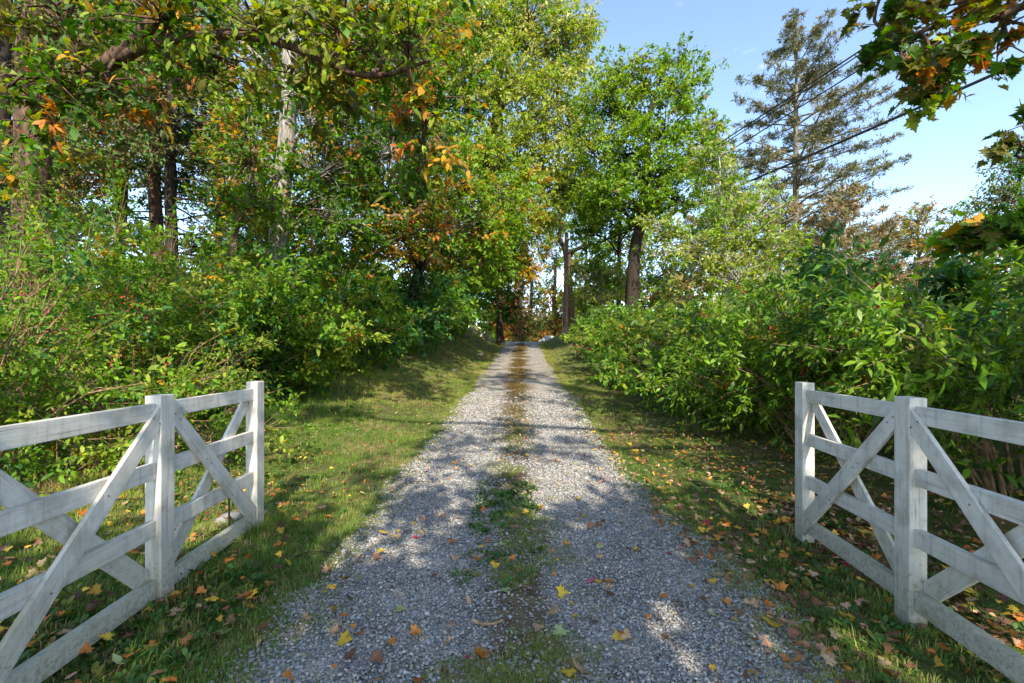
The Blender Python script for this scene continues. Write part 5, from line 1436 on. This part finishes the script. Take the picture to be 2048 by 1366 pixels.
for px, py, s, colr, ov, lab, cu in [
    (1187, 1165, .085, 'pink', True, 'bright pink leaf lying alone on the right wheel track', 0),
    (690, 1285, .085, 'yellow', False, 'yellow-green maple leaf lying alone on the left wheel track', 0),
    (445, 1262, .085, 'pale green', False, 'pale green leaf on the gravel edge below the left gate', 0),
    (800, 1224, .08, 'pale green', False, 'pale green maple leaf on the left wheel track', 0),
    (938, 1212, .08, 'tan', True, 'cream oval leaf flat between the wheel tracks', 0),
    (1125, 1194, .085, 'yellow', False, 'bright yellow leaf at the edge of the middle strip', 1),
    (958, 1323, .09, 'orange', False, 'large curled orange-yellow leaf at the bottom of the middle strip', 4),
    (830, 1276, .07, 'orange', False, 'cupped orange leaf on the left wheel track', 4),
    (1158, 1345, .10, 'tan', False, 'large cream maple leaf at the bottom of the right wheel track', 0),
    (1138, 1356, .07, 'yellow', False, 'yellow leaf tucked beside the large cream one', 0),
    (990, 1137, .07, 'yellow', False, 'yellow leaf in the middle strip above the stick', 1),
    (1108, 1240, .08, 'tan', False, 'curled pale tan leaf right of the stick', 2),
    (833, 1079, .06, 'red', False, 'small dark red leaf far up the left wheel track', 1),
    (910, 1120, .07, 'tan', False, 'cream maple leaf at the left rim of the middle strip', 0),
    (1118, 1272, .08, 'pale green', False, 'pale green leaf over a brown one right of the stick', 0),
    (490, 1200, .10, 'orange', False, 'large curled orange leaf beside the left verge', 2),
    (90, 1208, .11, 'yellow', False, 'yellow leaf on the moss behind the left gate', 1),
    (240, 1325, .11, 'pale green', True, 'yellow-green long leaf below the left gate rail', 0),
    (1545, 1253, .10, 'yellow', False, 'large pale yellow leaf on the gravel left of the right gate', 0),
    (1695, 1232, .09, 'yellow', False, 'yellow-green leaf just left of the right gate middle post', 0),
    (1560, 1180, .09, 'orange', False, 'bright orange leaf on the right verge edge', 2),
]:
    x, y = ground_px(px, py)
    fallen(x, y, s * 0.92, colr, ov, lab, curl=cu)

zones = [('left wheel track', 26), ('right wheel track', 44), ('middle strip', 26), ('left verge', 60), ('right verge', 110)]
for zn, cnt in zones:
    made = 0
    while made < cnt:
        if zn == 'left wheel track': y = 1.9 + 6.5 * random.random() ** 1.4; x = float(xc(y)) - random.uniform(.4, 1.35)
        elif zn == 'right wheel track': y = 1.9 + 6.0 * random.random() ** 1.3; x = float(xc(y)) + random.uniform(.35, 1.4) ** 0.8
        elif zn == 'middle strip': y = 1.9 + 5 * random.random() ** 1.3; x = float(xc(y)) + random.uniform(-.35, .3)
        elif zn == 'left verge': y = 1.9 + 7 * random.random() ** 1.2; x = float(xc(y)) - random.uniform(1.5, 4.2)
        else: y = 1.9 + 6 * random.random() ** 1.2; x = float(xc(y)) + random.uniform(1.45, 3.8)
        if not in_view(np.array([[x, y, float(H(x, y))]]), 0.98)[0]: continue
        w = {'left verge': [1.5, 1.2, 3, 2, 1.2, 1.0], 'right verge': [2, 4, 2.5, 3, .7, .6]}.get(zn, [1.5, 1.6, 3, 1.2, 1.4, 1.2])
        colr = random.choices(['yellow', 'orange', 'tan', 'brown', 'red', 'pale green'], w)[0]
        ov = random.random() < 0.22 or colr == 'red' and random.random() < .6
        s = random.uniform(.034, .068) * (1.25 if zn == 'right verge' else 1) * (0.7 if colr == 'red' else 1)
        if 'verge' in zn:
            side = zn.split()[0]
            where = 'beside the near bay of the %s gate' % side if y < 2.65 else 'beside the far bay of the %s gate' % side if y < 3.75 else 'on the %s verge just past the gate' % side if y < 5.2 else 'on the %s verge well past the gate' % side
            if abs(x) > 2.3 and y < 3.75: where = where.replace('beside', 'behind')
        else:
            where = {'left wheel track': 'on the left wheel track', 'right wheel track': 'on the right wheel track', 'middle strip': 'in the middle strip'}[zn] + (' at the picture bottom' if y < 2.5 else ' between the gates' if y < 3.75 else ' just past the gates' if y < 5.2 else ' well past the gates')
        big = 'tiny' if s < .042 else 'small' if s < .058 else 'larger'
        lab = '%s %s %s leaf lying %s' % (big, colr, 'oval' if ov else 'lobed', where)
        fallen(x, y, s, colr, ov, lab, '%s fallen leaves %s' % (colr, where))
        made += 1

# leaf litter under the shrubs and thin scatter over the verges
Pl = []
for x0, x1, y0, y1, n in ((2.4, 7.0, 1.7, 7.5, 2000), (1.6, 4.2, 3, 16, 600), (-5.8, -2.2, 1.8, 6.5, 900), (-5.0, -1.4, 5, 20, 900), (-7, -4.2, 4, 12, 700), (-1.3, 1.4, 1.9, 20, 700), (1.2, 2.8, 1.9, 8, 1500), (2.4, 5.0, 1.8, 6, 1500), (-3.6, -1.5, 1.9, 5, 500)):
    x = rng.uniform(x0, x1, n); y = rng.uniform(y0, y1, n); Pl.append(np.stack([x, y, surf(x, y) + 0.012 + rng.uniform(0, .045, n)], -1))
Pl = np.vstack(Pl); Pl = Pl[in_view(Pl, 1.1)]; n = len(Pl)
LIT = [((0.18, 0.085, 0.045), 3), ((0.40, 0.25, 0.14), 3.2), ((0.46, 0.16, 0.03), 2.4), ((0.55, 0.34, 0.04), 1.6), ((0.10, 0.05, 0.03), 2), ((0.36, 0.03, 0.04), 0.12)]
batch, colr_ = [], []
for sel, shp, s0, s1 in ((Pl[:, 1] < 4.6, 'maple', .025, .065), (Pl[:, 1] >= 4.6, 'oval', .03, .07)):
    q = Pl[sel]; k = len(q)
    V, Fc, C = leaf_mesh_arrays(q, nrm(rng.normal(size=(k, 3)) * [1, 1, .3]), nrm(rng.normal(size=(k, 3)) * .4 + [0, 0, 1]), rng.uniform(s0, s1, k), shp, pal_colors(q, np.arange(k), LIT, clump=1.5))
    batch.append((V, Fc)); colr_.append(C)
V, Fc = merge(batch); C = np.vstack(colr_)
tag(link('leaf_litter', np_mesh('leaf_litter', V, Fc, col=C), M['litter']), 'brown and orange leaf litter under the shrubs and along the verges', kind='stuff')
print('TRIS', TRIS[0], 'PEB', NPEB)
